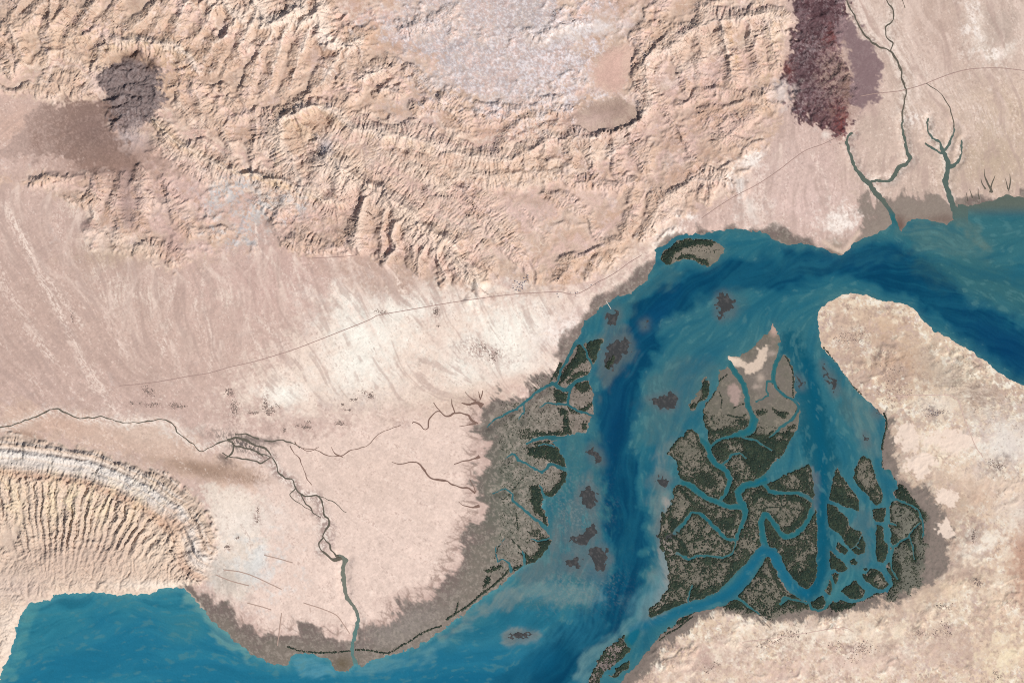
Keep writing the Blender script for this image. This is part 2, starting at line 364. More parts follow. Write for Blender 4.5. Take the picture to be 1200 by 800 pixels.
def evolve(h, U, K, fixed, it, dx, dt, m=0.45, diff=0.0):
    ny, nx = h.shape
    offs = [(-1, 0), (1, 0), (0, -1), (0, 1), (-1, -1), (-1, 1), (1, -1), (1, 1)]
    idx = np.arange(ny * nx).reshape(ny, nx)
    A = None
    for k in range(it):
        hp = np.pad(h, 1, mode='edge')
        best = np.zeros_like(h); rec = idx.copy(); bd = np.ones_like(h)
        mn = np.full_like(h, 1e9)
        for (oy, ox) in offs:
            nb = hp[1 + oy:1 + oy + ny, 1 + ox:1 + ox + nx]
            dd = math.hypot(oy, ox) * dx
            s = (h - nb) / dd
            np.minimum(mn, nb, out=mn)
            b = s > best
            best = np.where(b, s, best); rec = np.where(b, idx + oy * nx + ox, rec); bd = np.where(b, dd, bd)
        pit = (rec == idx) & (~fixed)
        rec[fixed] = idx[fixed]
        r = rec.ravel()
        # depth of every cell by pointer doubling
        dep = (r != idx.ravel()).astype(np.int32); p = r.copy()
        while True:
            q = p[p]
            if np.array_equal(q, p): break
            dep += dep[p]; p = q
        order = np.argsort(dep, kind='stable'); ds = dep[order]
        cuts = np.searchsorted(ds, np.arange(ds[-1] + 2))
        A = np.full(ny * nx, dx * dx, np.float64)
        for l in range(ds[-1], 0, -1):
            c = order[cuts[l]:cuts[l + 1]]
            np.add.at(A, r[c], A[c])
        F = (K.ravel() * A ** m * dt / bd.ravel())
        hh = h.ravel().astype(np.float64) + np.where(fixed.ravel(), 0, U.ravel() * dt)
        for l in range(1, ds[-1] + 1):
            c = order[cuts[l]:cuts[l + 1]]
            hh[c] = (hh[c] + F[c] * hh[r[c]]) / (1 + F[c])
        h = hh.reshape(ny, nx).astype(np.float32)
        h = np.where(pit, np.maximum(h, mn + 0.003 * dx), h)
        if diff:
            hp = np.pad(h, 1, mode='edge')
            lap = hp[:-2, 1:-1] + hp[2:, 1:-1] + hp[1:-1, :-2] + hp[1:-1, 2:] - 4 * h
            h = np.where(fixed, h, h + diff * lap)
    return h, A.reshape(ny, nx)

def rs(a, f): return a[::f, ::f]
def up(a, shape):
    ny, nx = shape; sy = (a.shape[0] - 1) / (ny - 1); sx = (a.shape[1] - 1) / (nx - 1)
    y = np.arange(ny) * sy; x = np.arange(nx) * sx
    iy = np.minimum(y.astype(int), a.shape[0] - 2); ix = np.minimum(x.astype(int), a.shape[1] - 2)
    ty = (y - iy)[:, None]; tx = (x - ix)[None, :]
    t = a[iy][:, ix] * (1 - tx) + a[iy][:, ix + 1] * tx; b = a[iy + 1][:, ix] * (1 - tx) + a[iy + 1][:, ix + 1] * tx
    return (t * (1 - ty) + b * ty).astype(np.float32)

upl = U > 0.05
h4 = rs(base, 4) + rs(U, 4) * 6 + 1.2 * rs(fft_noise(2.4, 3, 200, seed=50), 4) * rs(upl, 4)
h4, _ = evolve(h4, rs(U, 4), rs(K, 4) * 0.30, ~rs(upl, 4), 60, 4.0, 3.0, diff=0.02)
h2 = up(h4, rs(base, 2).shape) + 0.25 * rs(fft_noise(1.5, 2, 30, seed=51), 2) * rs(upl, 2)
h2 = np.where(rs(upl, 2), h2, rs(base, 2))
h2, _ = evolve(h2, rs(U, 2), rs(K, 2) * 0.30, ~rs(upl, 2), 30, 2.0, 2.0, diff=0.06)
h1 = up(h2, base.shape) + 0.12 * fft_noise(1.0, 2, 12, seed=52) * upl
h1 = np.where(upl, h1, base)
h1, ACC = evolve(h1, U, K * 0.30, ~upl, 10, 1.0, 0.7, diff=0.05)
REL = np.clip(h1 - base, 0, None)
print("relief px: p50 %.2f p90 %.2f max %.2f" % (np.percentile(REL[upl], 50), np.percentile(REL[upl], 90), REL.max()))
RELIEF = 0.22
# surveyed crests: height, reach of the left flank, reach of the right flank (px), then the crest line
CRESTS = '''
6.5 22 10: 236,-12 250,9 262,1
6.5 26 9: 262,1 275,18 284,22 300,2
7.0 30 9: 300,4 312,28 318,30 340,22 357,8
5.5 8 20: 357,8 358,22 357,31
7.0 20 8: 357,31 372,16
6.5 28 10: 372,16 374,38 381,55
7.0 32 9: 381,57 395,59 410,58 425,49
4.0 8 16: 425,49 426,58 428,68
5.5 20 8: 427,92 445,84 461,78
5.0 14 8: 447,108 458,105 468,108
4.0 12 7: 486,120 494,124
4.5 14 7: 514,121 530,133 540,141 549,151
5.0 10 16: 357,10 336,40 324,72 314,100
4.5 9 16: 372,18 356,55 344,88 333,112
4.5 10 16: 404,60 388,84 366,112 352,122
3.5 8 12: 410,60 402,90 412,118
4.5 9 14: 275,20 262,45 242,68 232,84
4.5 9 14: 300,14 286,45 276,70 262,92
4.0 9 13: 320,30 306,62 296,92 290,118
4.0 9 13: 250,10 240,32 226,52
4.5 9 14: 222,3 206,28 200,50
4.5 9 14: 186,6 166,25 146,40
3.5 8 12: 205,-10 190,20 178,40
4.5 12 9: 50,5 40,20 14,30
5.0 9 12: 12,31 24,50 26,66 20,84
5.0 12 7: 109,6 100,20 84,45 74,58
4.0 9 12: 58,-8 60,30 62,62 60,84
4.0 9 12: 32,-6 20,14 8,28
3.5 8 12: 2,56 12,72 14,90
3.5 8 12: 140,-10 132,14 120,34
4.0 8 12: 82,-10 76,14 62,30
4.5 10 14: 108,78 119,60 140,49 165,46 190,54 206,57 220,66 231,82
3.5 9 9: 231,82 244,88 256,76 264,58
3.5 8 10: 60,98 84,100 98,108
4.0 10 6: 0,106 20,108 36,104 60,108
5.0 12 8: 182,140 195,158 215,171 240,186 262,196 285,205 305,206 336,214 360,224 380,232 400,238
3.0 7 7: 190,158 208,182 228,198 246,206
3.5 8 9: 300,134 302,160 297,182 296,204
3.0 7 9: 318,140 310,158 306,176
3.5 7 9: 380,188 376,202 372,220
5.2 20 12: 351,212 341,186 327,160 332,142 350,129 375,125 400,139 416,152 450,157 480,162 512,172 550,185 600,188
4.0 9 10: 260,150 268,168 272,186
3.5 9 10: 230,110 236,130 250,146
3.5 8 10: 262,100 268,118 282,134
3.5 8 10: 210,100 214,120 224,136
3.5 8 10: 232,150 240,165 250,182
8.5 20 30: 384,188 400,200 412,211 428,219 441,225 456,233 470,243 479,252 491,263 505,277 514,286 530,300 544,316 562,335
6.0 14 5: 441,226 430,238 424,252 417,272 418,292
5.5 9 8: 459,236 452,252 448,275 445,300
6.5 10 7: 479,254 466,262 461,275 464,296 450,308
6.0 9 7: 491,264 489,282 485,306
6.5 9 7: 505,278 496,296 487,316
6.5 9 7: 514,287 515,305 519,326
5.5 8 6: 530,301 532,316 534,328
4.5 7 6: 543,316 546,330
4.0 9 9: 405,205 400,225 394,248
3.0 9 9: 330,232 322,262 340,282 372,290 408,294
4.2 18 10: 600,188 622,178 640,163 668,160 692,160 722,155 738,150 752,141 756,128
3.5 7 9: 690,160 694,182 696,205
3.5 7 9: 716,157 722,182 724,206
3.5 7 9: 738,152 748,178 758,200
3.5 7 9: 665,162 668,186 666,206
3.5 7 9: 640,165 642,190 640,208
3.5 7 9: 618,180 618,198 612,214
3.0 8 6: 560,205 600,205 640,203 680,212 720,218 744,212
4.6 20 12: 757,96 757,78 762,69 780,62 788,54 802,41 816,32 840,24 862,26 882,21 894,17 918,23
4.5 8 9: 757,90 762,108 768,122 756,130
6.5 7 8: 842,26 849,48 856,74 861,96
4.5 7 8: 878,26 884,52 888,80
4.5 7 8: 900,24 907,52 910,78
3.5 7 9: 815,34 820,62 818,92
3.0 7 9: 790,56 800,84 806,110
3.0 8 8: 800,120 830,104 862,108 892,118
3.0 8 8: 830,130 852,152 870,168
3.0 8 8: 780,130 800,160 812,190
3.5 8 8: 846,160 866,146 884,134
3.2 14 9: 765,268 772,242 790,226 812,214 846,212 870,222
3.0 7 7: 736,270 742,248 738,226 728,206
3.0 7 7: 752,275 768,256 792,246
3.5 9 8: 655,326 668,304 690,294 722,284
2.5 7 7: 690,322 702,306 724,296
2.5 7 7: 640,230 668,238 690,256 700,280
3.0 9 7: 470,185 500,200 540,222 575,250 600,285
2.5 7 7: 500,222 540,250 565,285 580,310
2.5 6 6: 520,212 556,238 588,268 606,300
2.5 8 8: 450,175 500,190 560,208
3.5 8 10: 115,205 112,230 104,262
2.5 7 8: 140,208 136,240 142,275
2.5 7 8: 165,208 168,235 165,262
2.5 7 8: 190,212 204,240 220,270
3.5 8 8: 40,214 66,206 100,204 130,204
2.5 7 7: 160,300 176,290 200,296 214,306
2.5 8 8: 470,35 500,30 530,10
2.5 8 8: 560,120 600,132 650,120
2.5 7 7: 480,80 500,105 498,118
3.5 12 9: 598,152 620,142 650,132 672,134
3.0 9 7: 590,168 620,156 658,144
'''
TENT = np.zeros((NY, NX), np.float32)
txw = GX + 1.6 * WS[1] + 0.9 * blur(WN[1], 2); tyw = GY + 1.6 * WS[3] + 0.9 * blur(WN[3], 2)
nt = 1 + 0.25 * WS[2] + 0.12 * blur(WN[2], 2)
for ln in CRESTS.strip().split('\n'):
    hd, pt = ln.split(':'); hh_, wl2, wr2 = map(float, hd.split()); pt = P(pt)
    for i in range(len(pt) - 1):
        (px, py), (qx, qy) = pt[i], pt[i + 1]; m = max(wl2, wr2) + 14
        a0 = max(0, int(min(px, qx) - m - X0)); a1 = min(NX, int(max(px, qx) + m - X0)); b0 = max(0, int(min(py, qy) - m - Y0)); b1 = min(NY, int(max(py, qy) + m - Y0))
        if a1 <= a0 or b1 <= b0: continue
        X = txw[b0:b1, a0:a1]; Y = tyw[b0:b1, a0:a1]; dx, dy = qx - px, qy - py
        t = np.clip(((X - px) * dx + (Y - py) * dy) / (dx * dx + dy * dy), 0, 1); d = np.hypot(X - px - t * dx, Y - py - t * dy)
        w = np.where(dx * (Y - py) - dy * (X - px) > 0, max(wr2, 11), max(wl2, 11)) * nt[b0:b1, a0:a1]
        uu_ = (i + t) / (len(pt) - 1)
        v = hh_ * np.clip(1 - d / w, 0, 1) ** 1.35 * (1 - 0.45 * uu_ * (len(pt) == 3 or len(pt) == 4))
        k_ = TENT[b0:b1, a0:a1]; np.maximum(k_, v + 0.25 * np.minimum(k_, v), out=k_)
TENT *= (1 - FLAT1) * (1 - FLAT2) * (1 - dome1) * (1 - dome2)
# spurs of the western anticline
_u1 = ang / 7.8 + .9 * bands(ang, 30, 43) + .12 * WS[0] + .10 * blur(WN[2], 3)
_k = np.floor(_u1).astype(int) % 997; _rr = np.random.default_rng(44).random(997).astype(np.float32)
spur = 3.9 * (1 - np.abs(2 * (_u1 % 1) - 1)) ** 1.1 * (.65 + .5 * _rr[_k]) + 1.6 * (1 - np.abs(2 * ((2.3 * _u1 + .3 * WN[1]) % 1) - 1)); spur *= (.8 + .25 * WS[1])
U_w = 0
TENT += spur * whil * sstep(dA, 42, 50) * sstep(668 - GY, -10, 60) * (GY > 520)
TENT += whil * (3.0 * np.exp(-((dA - 8) / 2.5) ** 2) + 2.4 * np.exp(-((dA - 17) / 3.0) ** 2) + 3.5 * np.exp(-((dA - 44) / 6) ** 2)) * (GY > 505) * (0.8 + .3 * WN[1])
h1 = blur(h1, 0.6) * RELIEF * (1 - .8 * whil * sstep(dA, 36, 46) * (1 - sstep(GY + 4 * WN[0], 628, 655))) + 1.25 * TENT * (1 - 0.2 * EVAP); RELIEF = 1.0; REL = np.clip(h1 - base * 0.30, 0, None)
# gullies: fine furrows that run straight down the slopes of the eroded blocks
gully = np.zeros((NY, NX), np.float32)
hg = h1.copy()
for sg, wl_, L_, amp in ((5.0, 7.0, 30, 1.9), (3.0, 4.0, 22, 1.5), (1.6, 2.5, 10, 0.75)):
    sy_, sx_ = np.gradient(blur(hg + (1.2 * TENT if sg > 2 else 0), sg))
    sl = np.hypot(sx_, sy_)
    g_ = lic(fft_noise(0.5, wl_ * .42, wl_ * 1.8, seed=int(200 + sg * 10)), -sx_, -sy_, L_)
    g_ = amp * (0.8 - np.abs(g_) ** .8) * np.clip(sl * 1.5 / (0.10 + sl), 0, 1.2)
    gully += g_; hg = hg + g_ * 1.0
REL = REL * 1.0 + 1.0 * (strat - .5) * upl * (1 - .5 * EVAP)
H = base + REL * RELIEF + gully * np.maximum(np.maximum(mtn, whil), np.maximum(.7 * EASTSOFT, .8 * np.maximum(dome1, dome2))) * sstep(REL, 0.0, 1.2)
# low ground texture
ground_n = fft_noise(1.6, 2.0, 14, seed=60)
eastmask = (poly_sdf(G1, EAST, 12) > -6) & (GX > 720)
bad = fft_noise(1.9, 2.0, 40, seed=61)
H += 0.05 * ground_n * (1 - mtn)
# shore profile
dry = np.clip(ISdry, 0, 6)
shore = 1 - np.exp(-dry / 2.2)
H = np.where(ISdry > 0, H * sstep(SEA, 0, 9) + 0.16 * shore, 0.30 * ISdry)

# ------------------------------------------------------------------ ground colours (mostly soil; sunlit crests are painted in too)
KF = np.array([1.42, 1.42, 1.46])                                   # display value of a white level surface in this light
def C(r, g, b):
    c = np.array([r, g, b], float) / 255
    return (np.where(c <= 0.04045, c / 12.92, ((c + 0.055) / 1.055) ** 2.4) / KF).astype(np.float32)
ALB = np.empty((NY, NX, 3), np.float32); ALB[:] = C(212, 184, 173)
def paint(mask, col, al=1.0):
    global ALB
    m = np.clip(mask * al, 0, 1)[..., None]
    ALB = ALB * (1 - m) + (col if isinstance(col, np.ndarray) else C(*col)) * m
def blob(x, y, rx, ry, ang=0, warp=0.35, seed=0):
    c, s_ = math.cos(math.radians(ang)), math.sin(math.radians(ang))
    u = ((GX - x) * c + (GY - y) * s_) / rx; v = (-(GX - x) * s_ + (GY - y) * c) / ry
    return np.exp(-(u * u + v * v) * np.exp(warp * WN[seed % 4]))
def flow_field(vecs, sig):
    vx = np.zeros((NY, NX), np.float32); vy = vx.copy(); x4 = GX[::8, ::8]; y4 = GY[::8, ::8]
    ax_ = np.zeros_like(x4); ay_ = ax_.copy()
    for (x, y, dx, dy) in vecs:
        w = 1.0 / (1 + (((x4 - x) ** 2 + (y4 - y) ** 2) / (sig * sig)) ** 1.6)
        l = math.hypot(dx, dy); ax_ += w * dx / l; ay_ += w * dy / l
    return up(ax_, (NY, NX)), up(ay_, (NY, NX))
LV = [tuple(v) for v in P("""-60,250,.7,1 20,260,.65,1 60,340,.6,1 110,400,.4,1 40,420,.5,1 180,400,-.1,1 250,400,.15,1 330,400,.5,1 300,340,.25,1 420,380,.8,.8 460,340,.7,.7 500,360,.5,1 600,380,.3,1
 670,360,.4,.8 60,150,-1,.35 20,190,-1,.3 100,180,-.8,.5 1010,60,.4,1 1080,50,.45,1 1130,150,.35,1 1180,150,.3,1 1050,200,.05,1 1180,220,.25,1 480,600,1,.12 450,690,.5,.9 520,650,.9,.5 400,720,.05,1 330,700,.1,1
 300,600,.3,1 520,500,1,.15 540,560,1,.05 930,220,.0,1 980,250,.1,1 1100,560,-.7,.7 1080,620,-1,.3 1170,640,-.5,1 1000,770,.3,-1 900,740,-.4,-1 1150,420,1,.75 1080,430,.5,.5 1050,500,-.6,.5
 150,480,1,.2 60,480,1,0 240,540,1,.35 720,240,.2,1 300,240,.1,1 900,280,0,1""")]
lvx, lvy = flow_field(LV, 60)
mean_wn = WN[0]
# let the washes braid a little
ang_n = 0.20 * fft_noise(2.8, 14, 160, seed=80)
ca, sa_ = np.cos(ang_n), np.sin(ang_n)
lvx, lvy = lvx * ca - lvy * sa_, lvx * sa_ + lvy * ca
streak = lic(fft_noise(0.5, 1.0, 9, seed=81), lvx, lvy, 6); streak = (.75 * streak + .45 * fft_noise(1.2, 1.5, 14, seed=87)) / .87
streakL = lic(fft_noise(1.6, 3, 40, seed=82), lvx, lvy, 26)
# washes: floods leave every mountain mouth, wander down the fans and leave pale braided trails
def floods(starts, n_each, steps, spread, seed, turn=.16, inert=.86, way=1):
    r = np.random.default_rng(seed); N = len(starts) * n_each
    px = np.repeat([p[0] for p in starts], n_each).astype(float) + r.normal(0, 1.0, N); py = np.repeat([p[1] for p in starts], n_each).astype(float) + r.normal(0, 1.0, N)
    k = np.repeat(np.arange(len(starts)), n_each)
    ch = r.integers(0, 9, N) + 50 * k                     # floods of one channel share their turns
    tr = np.cumsum(r.normal(0, 1, (600, 60 * len(starts))), 0) * 0.0; w_ = r.normal(0, 1, (600, 60 * len(starts)))
    off = (r.random(N) - .5) * spread; off = .8 * ((ch % 50) / 8 - .5) * spread + .2 * off; th = None
    acc = np.zeros(NY * NX)
    a_s = np.zeros(60 * len(starts)); 
    for t in range(steps):
        ix = np.clip(px - X0, 0, NX - 1).astype(int); iy = np.clip(py - Y0, 0, NY - 1).astype(int)
        dx_, dy_ = way * lvx[iy, ix], way * lvy[iy, ix]; base_th = np.arctan2(dy_, dx_)
        a_s = .93 * a_s + turn * w_[t % 600]
        own = r.normal(0, .05, N)
        th_t = base_th + off * max(0, 1 - t / steps) + a_s[ch] + own
        th = th_t if th is None else th + (1 - inert) * np.angle(np.exp(1j * (th_t - th)))
        px += np.cos(th); py += np.sin(th)
        ok = (px > X0) & (px < X1) & (py > Y0) & (py < Y1)
        np.add.at(acc, (iy * NX + ix)[ok], (1 - .6 * t / steps))
    return acc.reshape(NY, NX).astype(np.float32)
FL = floods(P("22,216 60,226 95,250 150,298 178,306 205,316 240,304 262,296 300,290 318,290 345,300 380,297 408,297 450,308 485,320 520,334 560,340 600,338 640,336 -40,230 -60,300 -20,300 880,200 915,170"), 220, 190, .9, 11)
FL2 = floods(P("10,240 40,300 90,330 130,345 180,350 230,350 280,340 330,330 370,340 420,335 30,380 80,400 140,400 200,400 260,400 320,400 360,380 -40,380 -60,440 500,350 460,345 620,350 590,352 1020,90 1075,90 1110,40 1150,60 1170,110 1120,140"), 90, 110, .7, 12, .2, .8)
FL3 = floods(P("990,-60 1010,-60 1035,-50 1050,-40 1075,-30 1100,-60 1130,-60 1170,-60 1180,-20 1210,-40"), 260, 260, .8, 13)
FLr = blur(FL + FL3, .5); FL2r = blur(FL2, .5)
FL = sstep(np.log1p(FLr), 1.5, 4.2) + .8 * sstep(np.log1p(FL2r), 1.3, 3.4)
wash = FL.clip(0, 1.2)
fine = fft_noise(0.5, 1.2, 6, seed=84); med = fft_noise(1.6, 2, 20, seed=85); big = fft_noise(2.4, 6, 120, seed=86)
fanD = sm_poly(P("24,152 50,125 90,119 128,124 134,150 150,176 170,196 140,206 110,200 80,184 40,184 5,186 0,178"), 4, 5, 2)
gfan = sm_poly(P("978,40 986,24 1000,22 1012,40 1022,55 1030,75 1033,90 1030,108 1022,122 1008,132 998,118 1000,90 994,60"), 3.5, 3, 1)
plainm = np.clip(1 - mtn - whil - dome1 - dome2 - fanD - gfan, 0, 1)
sq = fft_noise(1.3, 1.2, 10, seed=88); blo = fft_noise(2.0, 5, 60, seed=89)

# --- hills
paint(mtn, (214, 187, 165)); paint(mtn * sstep(big, -0.5, 1.5), (222, 194, 178), .7)
paint(mtn * blob(300, 60, 190, 90), (218, 189, 166), .7)
paint(mtn * blob(90, 50, 120, 70), (212, 184, 156), .7)
paint(mtn * blob(450, 30, 60, 22, 5), (222, 184, 164), .9)
paint(mtn * blob(200, 230, 130, 60), (208, 180, 166), .8)
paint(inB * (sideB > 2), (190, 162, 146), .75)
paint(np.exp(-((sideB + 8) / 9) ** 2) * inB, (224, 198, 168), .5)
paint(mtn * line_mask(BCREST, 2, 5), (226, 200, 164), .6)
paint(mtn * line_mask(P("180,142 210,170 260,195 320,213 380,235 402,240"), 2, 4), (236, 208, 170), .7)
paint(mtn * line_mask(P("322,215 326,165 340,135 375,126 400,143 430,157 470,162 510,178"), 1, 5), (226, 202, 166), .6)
paint(mtn * blob(350, 160, 26, 34), (206, 176, 146), .6)
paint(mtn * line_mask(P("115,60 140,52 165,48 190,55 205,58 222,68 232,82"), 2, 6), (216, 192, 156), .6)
paint(mtn * blob(200, 75, 45, 25), (200, 165, 128), .6)
paint(mtn * blob(400, 40, 40, 20), (190, 155, 126), .6)
paint(mtn * blob(345, 15, 45, 12, -10), (178, 146, 122), .6)
paint(mtn * blob(560, 210, 110, 26, 14) , (203, 172, 150), .8)
paint(mtn * blob(540, 265, 80, 24, 38), (222, 202, 184), .9)
paint(mtn * blob(640, 250, 70, 30, 10), (226, 204, 186), .8)
paint(mtn * blob(650, 205, 110, 20, -4), (208, 178, 150), .7)
paint(mtn * blob(720, 250, 60, 60), (208, 180, 160), .6)
paint(mtn * blob(690, 310, 50, 16, -10), (196, 164, 136), .7)
paint(mtn * blob(830, 100, 80, 80), (200, 170, 152), .7)
paint(mtn * blob(860, 65, 8, 28, -8), (196, 160, 110), .8)
paint(mtn * blob(905, 60, 16, 60), (212, 186, 150), .7)
paint(mtn * blob(620, 150, 60, 10, -10), (198, 156, 136), .7)
paint(mtn * blob(790, 180, 70, 50), (200, 172, 158), .6)
sb1, sb2 = bands(sc1 + 4 * WN[0], 17, 21), bands(sc1 + 3 * WN[1], 9, 22)
paint(mtn * sstep(sb1 + .12 * med, .62, .8), (222, 190, 176), .6); paint(mtn * sstep(-sb1 + .1 * med, -.34, -.15), (188, 158, 136), .5); paint(mtn * sstep(sb2 + .1 * med, .7, .9), (236, 216, 196), .6)
paint(mtn * sstep(-sb2 + .1 * WN[2], -.25, -.1), (200, 164, 134), .45); paint(mtn * sstep(big + .4 * med, 1.0, 2.0), (226, 202, 190), .5); paint(mtn * sstep(-big + .5 * med, 1.0, 2.2), (190, 162, 142), .5)
# pale evaporite and grey marl
en = fft_noise(1.8, 2.5, 60, seed=90)
paint(EVAP, (220, 198, 188), .85)
paint(EVAP * sstep(en, -0.7, 0.5), (198, 190, 186), .85)
paint(blob(620, 25, 34, 26, 30) * EVAP, (182, 176, 174), .9); paint(blob(530, 60, 42, 40) * EVAP * sstep(en, -1, 0), (192, 186, 184), .8)
paint(blob(655, 85, 52, 48, 0, .8, 1) * sstep(med + .5 * en, -0.4, 0.8), (232, 226, 224), .8)
paint(blob(680, 35, 45, 10, -8, .5, 2), (240, 234, 226), .8)
paint(blob(470, 110, 18, 50, 30) * sstep(en, -.2, .8), (190, 180, 174), .5)
paint(blob(382, 175, 9, 12), (188, 188, 196), .85)
for bx_, by_, rx_, ry_, an_ in ((275, 225, 30, 12, -50), (305, 245, 40, 16, -40), (255, 225, 14, 22, 20), (355, 240, 9, 10, 0), (300, 275, 22, 12, -30)):
    paint(blob(bx_, by_, rx_, ry_, an_, .6, 1) * sstep(en + .4 * med, -0.6, 0.4), (196, 198, 196), .9)
paint(EVAP * sstep(sq + .6 * med, .3, 1.3), (240, 232, 226), .6); paint(EVAP * sstep(-sq - .6 * med + .4 * en, .5, 1.5), (206, 178, 164), .55)
paint(FLAT1, (212, 178, 160)); paint(FLAT2, (172, 148, 132)); paint(blob(690, 145, 22, 14), (205, 178, 164), .8)
paint(mtn * sstep(TENT + .5 * sq, 2.6, 5.2), (244, 224, 204), .6); paint(mtn * blob(330, 60, 140, 80) * sstep(TENT + .4 * med, 2.4, 4.2), (254, 240, 222), .6)  # sunlit crest highlights painted into the rock colour, stronger over the north-west spurs
ALB *= 1 + mtn[..., None] * np.array([.015, -.01, .05], np.float32)
# lightness follows the beds
lay = (strat - 0.5)
ALB *= (1 + np.maximum(mtn, whil) * (0.26 * lay + 0.04 * med))[..., None]
paint(mtn * sstep(np.log(ACC + 1), 4.0, 6.5), (244, 222, 202), .7)
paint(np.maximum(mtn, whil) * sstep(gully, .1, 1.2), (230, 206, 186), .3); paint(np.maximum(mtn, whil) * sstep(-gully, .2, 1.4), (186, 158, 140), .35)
# --- plains and fans
paint(plainm * blob(110, 360, 250, 120), (199, 171, 159), .95); paint(plainm * blob(230, 380, 130, 70), (214, 186, 173), .6)
paint(plainm * blob(30, 150, 60, 30), (212, 178, 162), .8)
paint(plainm * blob(320, 330, 90, 50), (212, 180, 170), .8)
pl_ = plainm * sm_poly(P("290,440 330,420 370,385 395,350 450,360 560,345 620,340 650,350 690,340 740,320 770,290 760,310 700,360 660,400 640,440 590,465 540,480 400,475 330,485 270,470"), 26, 12, 1)
paint(pl_, (243, 222, 207), .95)
for x, y, rx, ry, an in ((430, 388, 44, 30, 25), (420, 425, 36, 34, 0), (480, 362, 50, 16, -10), (590, 400, 46, 36, 0), (610, 380, 44, 24, 0), (540, 430, 24, 22, 0), (410, 355, 20, 10, 50), (335, 462, 26, 14, 0), (175, 510, 40, 14, 10), (600, 430, 24, 10, -20)):
    paint(blob(x, y, rx, ry, an, .5, int(y)), (255, 249, 238), .85)
paint(blob(500, 440, 40, 30, 20, .7, 2) * sstep(med, -1, 1), (226, 200, 186), .6)
paint(blob(665, 385, 40, 26, -30, .4), (236, 212, 204), .7)
paint(plainm * sm_poly(P("250,500 330,515 400,500 500,480 560,480 562,600 545,640 500,705 440,740 330,742 260,700 245,640 280,560"), 14, 7, 3), (238, 213, 200), .95)
paint(blob(430, 560, 90, 40, 0, .5, 2), (228, 202, 188), .6); paint(blob(540, 470, 60, 16, -10), (216, 190, 172), .6); paint(blob(600, 450, 30, 12, -25), (220, 186, 170), .5)
paint(plainm * sm_poly(P("0,470 60,478 120,492 200,500 240,530 300,550 300,575 240,566 180,545 100,520 0,508"), 9, 5, 1), (216, 187, 170), .9)
paint(blob(235, 549, 56, 9, 9, .3), (170, 142, 124), .9); paint(blob(30, 509, 22, 6, 10, .3), (172, 142, 124), .8); paint(blob(70, 495, 40, 10, 12, .5), (212, 178, 160), .6)
paint(plainm * sm_poly(P("240,570 300,580 310,640 290,700 250,690 250,630"), 9, 5, 2), (240, 224, 210), .9)
paint(blob(300, 660, 22, 22, 0, .9, 1), (226, 226, 224), .8); paint(blob(265, 680, 26, 18, 20, .4), (196, 184, 174), .75); paint(blob(250, 665, 10, 20, 20, .4), (204, 196, 188), .7)
paint(blob(290, 610, 40, 18), (244, 232, 222), .6)
chs = sheared(fft_noise(1.0, 1.6, 12, ax=.35, ay=1, seed=140), 0, 0.2)
paint(blob(284, 519, 26, 9, 22, .4) * sstep(chs, -.4, .5), (112, 102, 98), .95); paint(blob(300, 515, 24, 4, 5, .5), (140, 126, 120), .7); paint(blob(262, 536, 7, 4, 20, .6), (130, 112, 104), .7)
bk_ = line_mask(P("300,536 318,536 324,552 343,564 352,580 372,582 380,606 380,632 376,645"), 3, 6)
paint(bk_ * sstep(med, -1.2, .4), (160, 138, 132), .8); paint(bk_ * sstep(-med, -.2, .8), (244, 230, 220), .8)
paint(line_mask(P("365,600 378,608 392,616 388,640"), 2, 3) * sstep(med, -1, .5), (160, 138, 134), .6)
for rv in ("-40,508 0,501 28,493 60,480 75,482 102,490 142,495 175,493 202,496 217,514 236,526 262,518", ):
    paint(line_mask(P(rv), 2, 5) * sstep(med + streak, -1.2, .8), (246, 230, 218), .75)
# north-east plain
ne = plainm * sm_poly(P("1000,-110 1310,-110 1310,240 1120,240 990,230 985,160 1030,120"), 14, 5, 1)
paint(ne, (210, 186, 172), .95)
paint(blob(1090, 40, 40, 60, -20, .5) , (196, 170, 158), .7); paint(blob(1172, 32, 26, 34, 10, .4), (176, 160, 150), .6)
paint(blob(1145, 35, 10, 26, -10, .6), (240, 222, 208), .8); paint(blob(1175, 62, 22, 8, -20, .6), (240, 224, 210), .8); paint(blob(1190, 130, 70, 30, 0, .5), (212, 188, 168), .8); paint(blob(1165, 190, 50, 34), (196, 174, 152), .75)
paint(line_mask(P("990,-30 1010,10 1030,40 1050,60 1075,90 1060,130 1075,140"), 10, 9) * sstep(streakL + .6 * streak, -1, 1), (232, 212, 200), .8)
paint(line_mask(P("1035,-30 1060,60 1100,100 1140,125 1170,150"), 8, 10) * sstep(streak, -1, 1.4), (230, 210, 198), .6)
for rv, w_ in (("984,-20 998,14 1012,40 1030,55 1043,60 1055,79 1061,104 1058,142 1060,165 1067,186 1055,196 1045,210 1020,212", 6), ("1040,-10 1047,23 1038,32 1046,52", 5), ("1000,156 992,165 1000,190 1018,215 1042,245", 5), ("1087,140 1092,163 1106,178 1108,215 1118,245", 5), ("1117,145 1113,168 1106,180", 3), ("1127,165 1122,190", 3)):
    paint(line_mask(P(rv), w_ * .4, w_) * sstep(med + .6 * sq, -1.2, .6), (238, 222, 210), .7); paint(line_mask(P(rv), w_ * .2, w_ * .4) * sstep(-med + .5 * sq, -.6, .8), (150, 138, 126), .75)
paint(plainm * blob(930, 200, 70, 50, 0, .3), (217, 190, 180), .9); paint(blob(945, 240, 40, 26, 0, .7), (224, 196, 188), .7)
